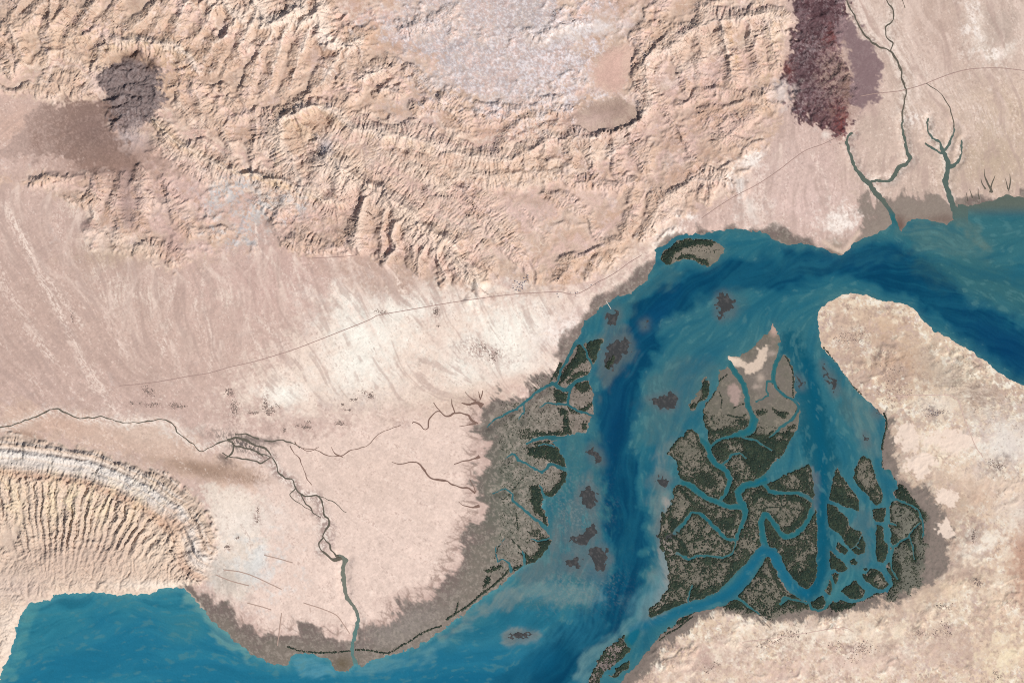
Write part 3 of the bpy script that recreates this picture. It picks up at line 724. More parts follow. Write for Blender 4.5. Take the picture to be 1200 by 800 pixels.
for x, y, rx, ry, an in ((880, 188, 12, 8, -35), (783, 274, 11, 9, -40), (808, 254, 5, 3, 0), (868, 215, 8, 10, 0), (880, 245, 12, 14, 0), (905, 270, 10, 8, 0), (985, 262, 16, 14, 0), (967, 158, 5, 3, 0)):
    paint(blob(x, y, rx, ry, an, .7, int(x)), (244, 230, 220), .85)
# --- dark salt plugs
dn = fft_noise(1.2, 2, 18, seed=91); dn2 = fft_noise(1.5, 2.5, 30, seed=92)
paint(dome1, (136, 120, 118)); paint(dome1 * sstep(dn, 0.2, 1.4), (158, 144, 142), .6); paint(dome1 * sstep(-dn, 0.3, 1.5), (112, 94, 92), .6)
paint(blob(150, 182, 44, 24, 0, .4), (164, 134, 122), .75); paint(blob(150, 163, 14, 11, 0, .5), (198, 182, 180), .9); paint(dome1 * blob(150, 140, 20, 12) * sstep(dn, -.5, 1), (176, 160, 158), .6); paint(blob(148, 180, 9, 9), (160, 140, 134), .6); paint(blob(180, 76, 9, 7), (110, 85, 75), .8); paint(blob(157, 66, 16, 6), (140, 110, 92), .7)
paint(dome2, (108, 82, 86)); paint(dome2 * sstep(dn + .5 * dn2, 0.3, 1.3), (158, 138, 140), .8); paint(dome2 * sstep(-dn2, 0.2, 1.3), (84, 58, 62), .8)
paint(blob(985, 142, 12, 20, 0, .6) * sstep(dn, -1.6, .6), (118, 56, 54), .9); paint(blob(924, 82, 6, 14), (124, 66, 62), .7); paint(blob(975, 45, 10, 10, 0, .6, 1), (124, 66, 62), .6)
paint(blob(980, 75, 18, 20, 0, .6, 2) * sstep(dn, -1, .5), (172, 142, 128), .85); paint(blob(995, 105, 9, 22, 0, .6, 1), (150, 122, 110), .7)
for x, y, rx, ry, an, c_ in ((950, 60, 13, 22, 10, (152, 132, 134)), (938, 20, 12, 14, 0, (128, 104, 108)), (972, 96, 16, 16, 0, (170, 144, 132)), (952, 112, 16, 12, 30, (140, 116, 120)), (940, 88, 9, 16, 0, (84, 60, 66)), (962, 20, 12, 18, 0, (84, 58, 64)), (958, 138, 14, 9, 20, (92, 62, 64)), (975, 125, 10, 10, 0, (150, 118, 110)), (985, 60, 9, 18, 0, (140, 114, 118))):
    paint(dome2 * blob(x, y, rx, ry, an, 1.0, int(x)) * sstep(dn + .6 * dn2, -1.2, .6), c_, .8)
paint(blob(917, 108, 10, 13, 20, .8, 3), (226, 210, 204), .9)
paint(gfan, (136, 112, 115), .95); paint(gfan * sstep(sq + blo, .2, 1.6), (156, 134, 134), .5)
paint(fanD * (.35 + .65 * sstep(GX + 10 * blo, 0, 90)) * (1 - .25 * sstep(streakL + sq, .3, 2)), (148, 122, 112), .95)
paint(blob(112, 150, 26, 26, 0, .4, 1), (134, 110, 104), .6)
paint(blob(130, 195, 55, 14, 0, .5), (160, 130, 118), .6)
paint(line_mask(P("148,205 146,225 148,245 152,262"), 5, 6), (158, 134, 130), .6)
paint(blob(202, 284, 12, 22), (192, 160, 152), .8); paint(blob(103, 264, 11, 6), (165, 138, 132), .8); paint(blob(133, 290, 12, 3), (160, 134, 120), .7)
for x, y, rx, ry in ((85, 243, 16, 6), (110, 250, 9, 8), (101, 288, 9, 8), (135, 350, 14, 12), (180, 345, 9, 14), (190, 382, 12, 5), (115, 315, 6, 14), (267, 350, 12, 9), (145, 335, 16, 10)):
    paint(blob(x, y, rx, ry, 30, .9, int(x)) * sstep(streak, -1.2, .6), (234, 214, 200), .8)
paint(blob(135, 300, 40, 12, -5), (192, 168, 146), .6)

for l_, w_, a_ in (("5,240 30,285 50,330 68,362 88,402 102,436 112,458", 4, .7), ("20,262 40,300 70,345 96,380", 3, .5), ("108,430 122,462 140,490", 3, .6), ("300,372 330,400 352,424 372,450", 3, .5), ("392,344 412,362 436,388", 4, .8), ("345,296 348,320 360,345 384,366 404,392", 1.5, .7), ("300,262 302,290 340,328 352,352", 1.2, .7),
    ("0,330 30,372 60,420", 4, .45), ("240,310 236,350 250,400 246,440", 2, .5), ("205,330 196,372 190,420", 2, .4), ("283,340 290,380 310,420", 2, .45), ("460,312 470,338 490,362", 2, .6), ("540,342 560,380 570,420", 3, .5), ("610,346 640,380 650,400", 3, .5), ("880,190 892,215 905,250", 3, .5), ("950,180 968,210 972,250", 2, .4)):
    paint(plainm * line_mask(P(l_), w_ * .5, w_) * sstep(streak + .8 * sq + .6 * med, -1.0, 1.0), (246, 226, 213), a_)
for x, y, rx, ry, an in ((150, 330, 40, 14, 70), (60, 470, 40, 10, 0), (20, 430, 26, 20, 40), (130, 425, 26, 18, 0), (190, 360, 20, 36, 0), (270, 360, 12, 30, -10), (330, 330, 16, 26, -30), (95, 300, 14, 26, -30), (220, 430, 40, 10, -10), (480, 350, 16, 8, 0), (640, 365, 18, 8, -10)):
    paint(plainm * blob(x, y, rx, ry, an, .7, int(x)) * sstep(-streakL + med + .5 * sq, -1, 1.2), (186, 158, 147), .6)
for x, y, rx, ry, an in ((880, 190, 13, 6, -38), (886, 182, 8, 6, -40), (783, 274, 11, 7, -42), (808, 255, 5, 3, 0), (1143, 32, 8, 24, -14), (1168, 63, 18, 6, -18), (868, 218, 5, 12, 10), (985, 262, 14, 12, 0), (1074, 136, 6, 4, 0), (660, 388, 18, 8, -35), (642, 384, 8, 5, 0)):
    paint((1 - dome2) * blob(x, y, rx, ry, an, 1.0, int(x)) * sstep(med + .6 * sq, -1.2, .5) * (GY < 410), (254, 242, 234), .85)
# west hills
paint(whil, (220, 196, 178)); paint(whil * sstep(med, -.5, 1.5), (232, 212, 194), .6)
w1 = whil * sstep(dA, 2, 6) * (1 - sstep(dA, 30, 38)) * (GY > 400)
paint(whil * (1 - sstep(dA, 6, 12)), (206, 184, 168), .8)
paint(w1 * sstep(dA, 8, 12), (226, 213, 204), .85)
paint(w1 * sstep(stratA, .45, .7), (232, 226, 222), .6)
paint(whil * np.exp(-((dA - 41) / 5) ** 2), (202, 168, 148), .8)
paint(whil * blob(70, 585, 110, 28, 4) * sstep(nr, -.3, .3), (244, 224, 190), .6)
paint(whil * blob(110, 655, 110, 30), (210, 184, 168), .8); paint(whil * blob(190, 640, 40, 20, -30), (238, 216, 196), .7); paint(blob(205, 612, 24, 12, 30) * whil, (208, 172, 148), .7); paint(whil * blob(180, 685, 60, 6), (244, 228, 214), .7)
paint(blob(20, 690, 40, 20) * whil, (206, 184, 174), .6); paint(blob(8, 745, 14, 40), (236, 218, 204), .8)
paint(blob(284, 519, 28, 8, 22, .3) * sstep(chs, -.7, .3), (108, 99, 95), .95); paint(blob(300, 515, 24, 3.5, 5, .5), (136, 122, 116), .8); paint(blob(264, 537, 7, 4, 20, .6), (120, 104, 98), .7); paint(line_mask(P('225,548 250,553 285,560 300,560'), 3, 6) * sstep(chs + sq, -1, 1), (168, 140, 124), .8)
# streaks on the open ground
ALB *= (1 + (fanD + dome2) * (.05 * sq + .04 * blo))[..., None]
ALB *= (1 + plainm * (0.012 * streak + 0.022 * streakL + 0.030 * sq + 0.030 * blo + 0.03 * med * (.5 + .5 * WS[0])))[..., None]
paint(plainm * wash * (GY < 500), (236, 212, 199), .85)
paint(plainm * sstep(.5 * streak + .6 * med + .8 * sq + .5 * streakL, 1.6, 3.0), (244, 226, 214), .5); paint(plainm * sstep(-.4 * streak - .6 * med + .7 * streakL - .7 * sq, 1.6, 3.0), (182, 154, 144), .45)
paint(plainm * sstep(-streakL - .5 * big, .7, 2.0) * (GY < 470), (192, 166, 156), .5)
GRK = 2.2
GR = [(317, 480, 6, 7, 50, "dark scrub left of the long oval scrub strip on the pale plain"), (311, 472, 4, 9, 24, "tall scrub streak above the scrub clump on the pale plain"), (358, 498, 9, 4, 46, "long oval strip of dark scrub on the pale plain"), (400, 497, 8, 3, 30, "second oval strip of scrub just right of the long one"),
 (402, 474, 2.2, 2, 10, "tiny square scrub clump above the right hand oval strip"), (408, 481, 4, 2.5, 14, "small scrub clump below the tiny square clump"), (417, 470, 4, 3, 18, "scrub clump left of the larger ragged scrub patch"), (432, 464, 7, 5, 44, "ragged scrub patch in the middle of the white plain"), (334, 502, 3, 4, 14, "small scrub dots left of the long oval strip"),
 (270, 460, 6, 5, 36, "scrub patch where the highway fan ends"), (274, 485, 7, 12, 50, "loose scrub trail below the fan"), (296, 482, 9, 3, 20, "thin scrub band right of the loose trail"), (174, 462, 7, 9, 46, "branching dark scrub south of the highway at left"), (205, 477, 9, 4, 44, "dark scrub band at the foot of the left fan"),
 (180, 475, 14, 3, 30, "scattered scrub left of the dark scrub band"), (158, 473, 5, 3, 14, "few scrub dots at the left end of the scrub line"), (510, 368, 5, 8, 34, "reddish scrub patch right of the white fan"), (448, 366, 8, 4, 24, "thin scrub beside the highway above the white fan"), (515, 380, 3, 2, 10, "scrub dot below the reddish patch"),
 (268, 642, 5, 4, 26, "dark bushes on the pale slope east of the ribbed hills"), (279, 629, 3, 2, 9, "small bush dot above the dark bushes"), (300, 604, 4, 7, 22, "vertical scrub patch near the braided stream"), (85, 372, 4, 10, 12, "sparse dark dots on the far left fan"), (556, 410, 16, 8, 26, "widely scattered specks on the white plain near the shore"),
 (580, 415, 14, 7, 22, "scattered specks right beside the tidal flat head"), (1098, 482, 9, 4, 46, "dark scrub around the village on the large dry island"), (1168, 545, 10, 6, 40, "dark scrub near the right edge of the dry island"), (1142, 628, 4, 10, 40, "tall dark scrub strip near the right edge"), (1142, 682, 9, 6, 40, "ragged scrub below the tall strip"),
 (925, 745, 18, 9, 46, "speckled scrub in the pale badland below the delta"), (1000, 760, 26, 9, 60, "scattered scrub on the badland at the lower right"), (1105, 740, 14, 8, 30, "sparse scrub at the lower right"), (1075, 742, 10, 6, 22, "small scrub specks left of the sparse scrub"), (1110, 712, 10, 5, 20, "scrub specks below the ragged scrub"), (1172, 790, 6, 5, 14, "scrub at the bottom right corner"),
 (1050, 440, 20, 16, 50, "fine scrub specks on the north of the dry island"), (1000, 395, 18, 14, 36, "fine scrub specks at the rounded north end of the dry island"), (895, 752, 14, 7, 24, "scrub specks on the badland left of the speckled scrub"), (830, 780, 14, 6, 24, "scrub in the pink hollow at the bottom of the photo")]
scn = fft_noise(1.2, 1.4, 9, seed=160)
def scrub_stain():
    for x, y, rx, ry, n_, lb in GR:
        paint(blob(x, y, rx * 1.15, ry * 1.3, 0, .6, int(x)) * sstep(scn, -.9, .9), (172, 144, 136), .75 if n_ > 20 else .4)
scrub_stain()
# --- eastern island
E_ = poly_sdf(G1, EAST, 14) > -8
E_ = (E_ & (GX > 640)).astype(np.float32); E_ = blur(E_, 1.5)
e1 = fft_noise(2.0, 3, 50, seed=95); e2 = fft_noise(1.8, 2.0, 26, seed=96); e3 = fft_noise(1.9, 3, 70, seed=97)
e4 = fft_noise(2.4, 6, 160, seed=150); e4b = fft_noise(2.4, 6, 140, seed=153); e5_ = fft_noise(2.2, 4, 46, seed=151); e6 = fft_noise(1.8, 2.0, 16, seed=152)
paint(E_, (228, 202, 178)); paint(E_ * sstep(e4, -.3, .7), (212, 184, 162), .8)
paint(E_ * sstep(e5_ + .32 * e6 + .6 * e4b, .2, .5), (246, 230, 206), .8); paint(E_ * sstep(e1 + .2 * e6 + .5 * e5_ + .5 * e4b, 1.1, 1.5), (255, 246, 230), .9)
paint(E_ * sstep(-e5_ + .4 * e6 + .7 * e4, .8, 1.2), (196, 170, 156), .75); paint(E_ * sstep(e3 + .5 * e6, 1.0, 1.5), (206, 180, 172), .7)
paint(E_ * sstep(-e1 + .6 * e6, 1.5, 2.1), (160, 136, 126), .65); paint(E_ * sstep(np.log(ACC + 1), 3.4, 6), (246, 230, 214), .45)
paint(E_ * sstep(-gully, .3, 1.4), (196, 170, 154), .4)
SW_ = E_ * blob(960, 770, 200, 55, 0, .3); paint(SW_ * sstep(e2 + e1, .2, 1.4), (250, 234, 216), .7); paint(SW_ * sstep(-e3 + .6 * e2, .4, 1.4), (216, 184, 172), .6)
paint(E_ * blob(1110, 440, 60, 24, 30), (204, 188, 170), .8); paint(E_ * blob(1055, 430, 40, 30, 50) * sstep(e2, -1, 1), (190, 160, 142), .7); paint(E_ * blob(1020, 400, 50, 40) * sstep(-e2, -.6, 1), (206, 180, 160), .6)
dgs = sheared(fft_noise(1.2, 2, 30, ax=1, ay=.3, seed=98), -1.1, 0)
paint(E_ * blob(1150, 470, 60, 24, 30) * sstep(dgs, -.3, .5), (166, 144, 130), .85)
paint(E_ * blob(1180, 520, 40, 34), (238, 228, 220), .85); paint(E_ * blob(1100, 475, 26, 14), (248, 236, 220), .7)
paint(E_ * blob(1198, 655, 22, 55, 0, .3), (196, 156, 136), .9); paint(E_ * blob(1190, 600, 30, 20, 20), (234, 220, 208), .6)
paint(E_ * blob(1170, 545, 18, 9, -20, .9) * sstep(e2, -.8, .6), (128, 112, 108), .7); paint(E_ * blob(1095, 484, 14, 6, 30, .9) * sstep(e2, -.8, .8), (120, 104, 104), .7); paint(E_ * blob(1142, 628, 7, 16, 0, .9), (140, 120, 116), .7); paint(E_ * blob(1142, 680, 10, 9, 0, .9), (140, 122, 118), .7)
paint(E_ * blob(1160, 100 + 470, 44, 14, 15) , (240, 218, 200), .5)
dkt = sheared(fft_noise(1.0, 2, 26, ax=1, ay=1, seed=99), 0, 0)
paint(E_ * sstep(dkt, 1.5, 2.4), (132, 112, 104), .6)
for x, y, rx, ry, an, c_ in ((1060, 425, 26, 18, 50, (196, 164, 140)), (1035, 380, 30, 16, 20, (212, 182, 156)), (985, 390, 20, 24, 0, (210, 182, 164)), (1090, 520, 26, 16, -20, (248, 230, 210)), (1130, 560, 34, 16, 10, (240, 216, 196)), (1145, 585, 30, 22, 0, (206, 176, 156)), (1115, 600, 20, 26, 20, (196, 172, 152)),
    (1150, 640, 40, 18, -30, (250, 238, 224)), (1100, 690, 50, 16, -20, (232, 206, 178)), (1160, 700, 30, 20, 0, (238, 214, 190)), (1050, 740, 60, 16, -10, (248, 228, 204)), (960, 740, 60, 12, 10, (250, 234, 216)), (1000, 775, 70, 16, 0, (236, 208, 192)), (1110, 760, 50, 22, 0, (206, 178, 164)), (860, 760, 50, 20, -20, (248, 228, 208)), (800, 785, 40, 12, -30, (240, 214, 196)), (830, 775, 20, 14, 0, (196, 164, 154)), (1180, 770, 26, 22, 0, (250, 230, 196)), (905, 790, 40, 12, 0, (222, 192, 178)), (1030, 710, 40, 8, -20, (226, 200, 180))):
    paint(E_ * blob(x, y, rx, ry, an, .9, int(x + y)) * (.35 + .65 * sstep(e5_ + .3 * e6, -.9, .3)), c_, .8)

scrub_stain_e = [g for g in GR if g[0] > 800]
for x, y, rx, ry, n_, lb in scrub_stain_e: paint(E_ * blob(x, y, rx * 1.15, ry * 1.3, 0, .6, int(x)) * sstep(scn, -.6, 1), (164, 140, 130), .6)
# --- tidal flats
tw = sample(fft_noise(1.4, 2, 26, seed=110), GX, GY)
TIDW = P("""712,340 745,328 765,300 790,268 840,262 900,266 950,280 975,292 985,296 1010,268 1016,245 1018,232 1024,224 1045,232 1070,226 1100,236 1115,240 1126,234 1150,230 1200,225 1310,220 1310,320 1000,420 800,800 560,830 240,800
 236,722 212,690 222,682 240,700 262,712 275,722 290,733 305,742 330,736 345,734 360,740 380,744 405,746 430,742 448,738 456,728 466,716 478,710 500,702 512,690 526,672 536,652 540,636 548,622 560,606 565,594 562,560
 563,530 566,506 564,492 562,478 575,468 598,464 612,458 628,446 642,434 650,420 656,408 664,396 676,384 694,364""")
def aniso_edge(poly, r=40):
    """signed distance whose edge is frayed along the direction the water drains"""
    d = poly_sdf(G1, poly, r)
    return d
tsd = aniso_edge(TIDW)
fr = lic(fft_noise(1.4, 2.5, 30, seed=111), lvx, lvy, 7)
tedge = tsd + 2.6 * fr * sstep(GX, 440, 480) * (GY > 430) + 1.8 * fr * (GX < 470) * (GY > 600) + 1.5 * fr * (GX > 980) + 0.8 * tw + 5.0 * WS[1] + 3.5 * blur(WN[1], 1.5) * sstep(GY, 380, 440) * (GX < 620)
tid = sstep(tedge, -4.5, 5.0)
wet = sstep(tedge, -22, 2) * (GX > 430) * (GX < 640) * (GY > 470)
westside = 1 - E_
paint(westside * wet * (1 - tid), (196, 168, 158), .6)
FG = floods([(x_ - 4, y_) for (x_, y_) in P('566,470 563,486 565,500 564,515 562,530 563,545 562,560 563,575 562,590 564,600 556,612 550,622 544,632 540,644 536,656 528,668 520,680 510,690 500,700 486,707 474,714 464,724 456,734 444,743 430,742 400,744 380,743 360,744 345,738 325,742 305,742 290,732 275,722')], 9, 22, 1.6, 17, .35, .6, -1)
paint(westside * sstep(np.log1p(blur(FG, .45)), .15, 1.0) * (1 - tid), (146, 122, 112), .65)
paint(westside * tid, (132, 121, 112))
inner = (1 - sstep(tedge, 2, 26))
paint(westside * tid * inner, (124, 108, 104), .85)
paint(westside * tid * blob(600, 570, 44, 90), (98, 103, 92), .85); paint(westside * tid * sm_poly(P('596,480 640,462 672,470 660,500 630,512 660,540 650,572 625,600 635,640 600,662 575,690 590,640 585,560'), 7, 4, 2) * sstep(med + tw, -1.2, .8), (148, 141, 130), .6); paint(westside * tid * blob(470, 735, 60, 20, -20), (152, 142, 136), .7)
paint(westside * tid * sstep(tw + .5 * med, .2, 1.5), (164, 152, 142), .6); paint(westside * tid * sstep(-med, .6, 1.6), (112, 108, 98), .45)
# coast beach of the north shore
paint(westside * tid * sm_poly(P("1000,225 1130,225 1130,275 1040,280 1010,300 985,300 990,270"), 6, 3, 1), (152, 138, 128), .8)
paint(westside * blob(1105, 257, 26, 6, 3), (114, 92, 84), .6); paint(westside * blob(1055, 264, 7, 9), (110, 82, 74), .8)
paint(westside * blob(980, 288, 12, 8), (130, 118, 100), .6); paint(westside * line_mask(P("965,283 978,292 988,296 998,284 1006,272"), 1, 2), (226, 200, 182), .7)
# eastern tidal flats
TIDE = P("""1036,484 1042,490 1046,505 1050,530 1052,548 1062,560 1078,566 1092,584 1104,604 1112,630 1112,655 1100,676 1080,690 1060,694 1030,708 1000,716 970,722 940,728 900,728 870,722 855,714 835,716 815,724 805,740 790,750 776,760
 768,772 752,784 738,800 700,830 690,800 740,730 800,690 880,700 960,560 1000,500 1028,484""")
te = poly_sdf(G1, TIDE, 40); efr = lic(fft_noise(0.9, 1.5, 16, seed=112), lvx, lvy, 8)
tee = te + 1.6 * efr + 1.2 * tw + 3 * WS[2] + 3 * blur(WN[3], 1.5)
tide = sstep(tee, -5, 3)
paint(E_ * sstep(te + 4 * efr + 7 * e1, -36, 6) * (GX > 1030) * (GY > 480), (190, 166, 150), .7)
paint(E_ * tide, (140, 126, 118)); paint(E_ * tide * sstep(med + tw, .3, 1.8), (120, 112, 104), .6)
for x, y, rx, ry, an in ((1066, 512, 12, 14, 20), (1078, 543, 16, 10, 10), (1075, 553, 6, 6, 0), (1110, 582, 12, 7, -50), (1108, 618, 8, 8, 0), (1115, 515, 30, 10, -10)):
    paint(E_ * sm_poly([(x + rx * 1.1 * math.cos(t + .3 * math.sin(3 * t)), y + ry * 1.1 * math.sin(t)) for t in np.arange(0, 6.28, .6)], 1.8, 3.5, int(x)), (246, 224, 208), .9)
# delta mud
D_ = np.full((NY, NX), -14.0, np.float32)
for pl in [DELTA] + [v for k, v in ISLES.items()]: D_ = np.maximum(D_, poly_sdf(G1, pl))
D_ = sstep(D_, -4, -1)
fanm = sm_poly(P("898,645 860,700 850,716 905,722 960,712 975,700 950,706 920,690"), 3, 2, 1)
D_ = np.maximum(D_, fanm); aa = sm_poly(P("1040,585 1060,586 1084,600 1086,640 1075,690 1040,700 1040,640"), 4, 3, 2); D_ = np.maximum(D_, aa)
paint(D_, (116, 111, 100)); paint(D_ * sstep(med + .5 * tw, 0.3, 1.8), (152, 142, 128), .55); paint(D_ * sstep(blo + .5 * tw, .3, 1.4), (98, 99, 86), .5); paint(D_ * sstep(-med + .6 * tw, .4, 1.5), (122, 116, 106), .6)
paint(aa, (112, 112, 102), .7); paint(D_ * blob(890, 440, 40, 34), (132, 120, 114), .7)
paint(sm_poly(P("852,416 858,417 868,420 873,424 874,430 880,426 886,420 888,412 886,406 892,408 899,404 901,411 898,420 893,428 884,435 874,438 872,430 862,430 855,428"), 1.2, 1.2, 1), (222, 200, 182), .95)
paint(blob(860, 422, 8, 5), (240, 218, 196), .8); paint(blob(906, 386, 5, 8, -15), (206, 172, 158), .8); paint(blob(891, 442, 5, 5), (190, 172, 158), .8); paint(blob(886, 453, 5, 3), (186, 168, 156), .8); paint(blob(905, 414, 6, 3), (186, 168, 156), .7)
paint(sm_poly(P("852,452 862,448 868,456 868,468 864,474 856,470 852,460"), 2, 1.5, 2), (176, 152, 144), .9)
paint(blob(776, 685, 7, 40, 8, .2), (158, 146, 138), .8); paint(blob(778, 645, 9, 20, 0, .2), (158, 146, 140), .8); paint(blob(820, 292, 34, 10, 0, .3), (150, 138, 126), .6)
paint(blob(815, 420, 5, 3), (180, 160, 150), .3)
paint(sm_poly(ISLES['spit'], 2, 1, 1) , (122, 110, 108), .9); paint(line_mask(P("690,795 700,776 712,764 730,758 745,745"), 3, 4), (154, 142, 136), .6)
# rims of pale sand along the open shores
rim = np.exp(-((ISdry - 1.0) / 1.0) ** 2)
paint(rim * westside * (GX < 240), (240, 222, 204), .5); paint(rim * E_ * (GX > 950) * (GY < 480), (232, 208, 186), .5)
# bare mud banks
shm = sstep(SHw, -5, -2) * (SEA < 1)
paint(shm, (64, 65, 67)); paint(shm * sstep(med, 0, 1.5), (90, 88, 88), .7); paint(blob(401, 777, 11, 9, 0, .3) * westside, (106, 94, 76), .9)
# seabed
ALB = np.clip(ALB, 0.01, 0.72)

# ------------------------------------------------------------------ colour of the water (depth, silt)
DEEP = P("""1310,450,50 1210,418,46 1160,388,38 1120,358,32 1085,332,28 1050,316,32 1000,308,30 950,306,22 900,318,18 850,322,18 810,338,20 770,364,26 742,405,30 727,450,30 720,500,32 725,550,36 732,600,34 735,650,32 725,700,32 700,735,36 660,775,40 600,830,60""")
MID = P("""600,830,90 500,815,70 400,830,60 300,830,60 150,800,110 60,830,80""")
EST = P("""925,400,16 938,440,22 948,480,24 958,520,26 966,550,15 963,600,12 965,650,12 945,697,8""")
wv = []
for pl in (DEEP, MID, EST, P("1300,270,1 1200,300,1 1100,300,1 1000,320,1 940,350,1 860,360,1 800,400,1 770,460,1"), P("900,350,1 920,400,1"), P("1010,450,1 1020,540,1 1025,580,1"), P("780,720,1 830,705,1 870,675,1 893,645,1")):
    for p, q in zip(pl[:-1], pl[1:]): wv.append(((p[0] + q[0]) / 2, (p[1] + q[1]) / 2, q[0] - p[0], q[1] - p[1]))
wvx, wvy = flow_field(wv, 45)
an = 0.25 * fft_noise(2.6, 10, 120, seed=120); ca, sa_ = np.cos(an), np.sin(an); wvx, wvy = wvx * ca - wvy * sa_, wvx * sa_ + wvy * ca
ws = lic(fft_noise(1.4, 2.5, 30, seed=121), wvx, wvy, 30); ws2 = lic(fft_noise(2.2, 6, 80, seed=122), wvx, wvy, 40)
dsx, dsy = GX + 2 * WN[0] + 6 * WS[0], GY + 5 * WS[1]
dd_ = line_mask(DEEP, 0, 10); dd_ = sample(dd_, dsx, dsy)
dm = sample(line_mask(MID, 0, 30), dsx, dsy); de = sample(line_mask(EST, 0, 7), GX + 3 * WN[0], GY + 2 * WN[1])
WCOL = np.empty((NY, NX, 3), np.float32); WCOL[:] = C(42, 104, 120)
def wpaint(m, c, al=1.0):
    global WCOL
    m = np.clip(m * al, 0, 1)[..., None]; WCOL = WCOL * (1 - m) + C(*c) * m
wpaint(blob(1150, 270, 110, 50, 0, .2), (52, 104, 112), .8); wpaint(blob(820, 420, 90, 60), (50, 104, 118), .7); wpaint(blob(1160, 330, 80, 30, 20), (48, 98, 108), .7)
wpaint((GX < 480) * 1.0, (48, 128, 149), .9); wpaint(sstep(GX, 420, 620) * (1 - sstep(GX, 620, 760)) * sstep(GY, 640, 700), (42, 116, 138), .8)
wpaint(sstep(ws2 + .3 * ws, -1.2, 2.2), (60, 110, 118), .5); wpaint(sstep(-ws2 - .3 * ws, -.6, 2.4), (18, 88, 112), .6)
wpaint(dm, (28, 108, 138), .85); wpaint(sstep(ws2, 0, 1.5) * dm, (44, 124, 148), .5)
wpaint(de, (14, 82, 102), .9)
core = sample(line_mask(DEEP, 0, 3.5), dsx, dsy)
wpaint(dd_, (8, 82, 110), .85); wpaint(core * sstep(-.6 * ws - .8 * ws2, -2.2, 2.0), (2, 62, 94), .85)
wpaint(blob(1180, 405, 60, 22, 35, .3), (2, 58, 100), .7); wpaint(blob(720, 490, 16, 60, 5, .2), (4, 62, 100), .6); wpaint(blob(1000, 306, 60, 12, -5, .5), (6, 66, 104), .5)
wpaint(blob(770, 370, 40, 14, -45, .3), (4, 68, 108), .6)
# shallows next to land, brighter over sand
shal = np.exp(-np.clip(-np.maximum(SDP, SHSD - 1), 0, 14) / 4.0)
wn_ = .5 + .5 * sstep(tw + .5 * med, -1.5, 1.5)
wpaint(shal * wn_ * (GX < 640), (92, 148, 154), .75); wpaint(shal * wn_ * (GX >= 640), (78, 118, 120), .55)
# silty banks beside the channels
tws = lic(fft_noise(1.6, 2.5, 30, seed=126), wvx, wvy, 4)
sil = .4 * ws + .3 * ws2 + .6 * tws
WNs = [blur(q, 2.0) for q in WN]
def bank_(pts, c, al=.8, soft=9, sd=1, cut=-1.6):
    r_ = soft * 2.5 + 12; d_ = poly_sdf(G1, P(pts), r_)
    wpaint(sstep(d_ + 3.5 * WS[sd % 4] + 1.6 * WNs[sd % 4] + 1.2 * tws, -soft, soft) * (.5 + .5 * sstep(sil, cut, cut + 2.8)), c, al)
bank_("640,590 664,540 668,516 700,512 708,540 706,600 712,650 706,700 690,716 640,706 590,712 600,676 646,640", (66, 108, 114), .75, 9)
bank_("650,600 690,560 700,575 702,610 714,660 704,676 668,676 616,690 610,674 646,648", (106, 110, 112), .75, 7, 2, -.4)
bank_("600,690 650,676 700,684 706,700 684,712 640,708 600,708", (122, 146, 146), .75, 6, 3, -.6)
bank_("786,520 770,530 764,580 770,640 762,690 748,722 764,726 790,700 792,640 790,560", (112, 126, 126), .85, 8, 0)
bank_("776,580 770,620 774,660 778,690 764,712 768,722 788,700 790,640 786,590", (152, 146, 140), .85, 3.5, 1)
bank_("752,470 760,440 800,420 838,430 836,450 812,490 780,520 760,520", (74, 106, 112), .7, 10, 2)
bank_("690,400 708,384 744,390 742,420 716,450 704,470 700,440", (88, 106, 110), .8, 7, 3)
bank_("700,640 716,640 700,740 680,760 660,740 700,700", (40, 112, 138), .5, 12, 0)
bank_("752,700 778,650 780,700 750,724 730,710", (86, 134, 146), .7, 12, 1)
bank_("1000,450 1030,480 1034,530 1020,540 1006,528 996,490 986,460", (96, 124, 124), .8, 9, 2)
bank_("978,430 990,450 1002,480 996,500 984,470 970,440", (60, 96, 104), .7, 6, 3)
bank_("1008,590 1018,600 1018,650 1012,664 1024,668 1004,674 990,664 1004,656 1014,640 1000,616", (88, 112, 116), .8, 5, 0, -1.2)
bank_("944,548 956,560 956,600 950,590 948,566", (104, 108, 112), .8, 3, 1)
bank_("965,690 978,690 1000,668 1008,672 990,690 980,706 970,706", (62, 120, 128), .7, 5, 2)
bank_("1055,268 1080,260 1122,266 1150,280 1160,300 1110,300 1070,290", (82, 116, 116), .7, 9, 3)
bank_("1120,262 1134,262 1160,290 1150,296", (96, 118, 112), .6, 5, 0)
bank_("1060,300 1140,300 1210,330 1210,370 1140,350 1080,320", (52, 98, 104), .6, 12, 1)
bank_("700,365 730,352 765,330 775,312 800,318 790,330 750,350 720,384", (62, 104, 112), .7, 7, 2)
bank_("590,745 600,735 630,736 640,746 620,752 600,752", (126, 134, 132), .85, 4, 3)
bank_("580,790 600,760 650,740 640,770 610,800 570,800", (50, 118, 140), .5, 14, 0)
bank_("686,800 676,790 690,764 716,744 740,732 750,738 720,752 700,770", (96, 134, 140), .85, 7, 1)
bank_("540,724 600,690 620,694 560,728 520,748", (120, 134, 132), .8, 5, 2, -1.2)
bank_("420,784 500,756 540,730 560,730 520,764 460,790", (90, 140, 150), .75, 8, 3)
bank_("345,780 345,766 366,768 388,780 400,790 350,792", (92, 150, 166), .7, 5, 0)
bank_("222,690 240,706 300,768 290,772 236,724 218,704", (108, 152, 150), .7, 4, 1)
bank_("6,790 20,740 30,712 40,708 30,750 14,796", (84, 146, 150), .6, 4, 2)
bank_("836,354 860,340 880,350 870,372 840,378", (60, 102, 112), .7, 8, 3)
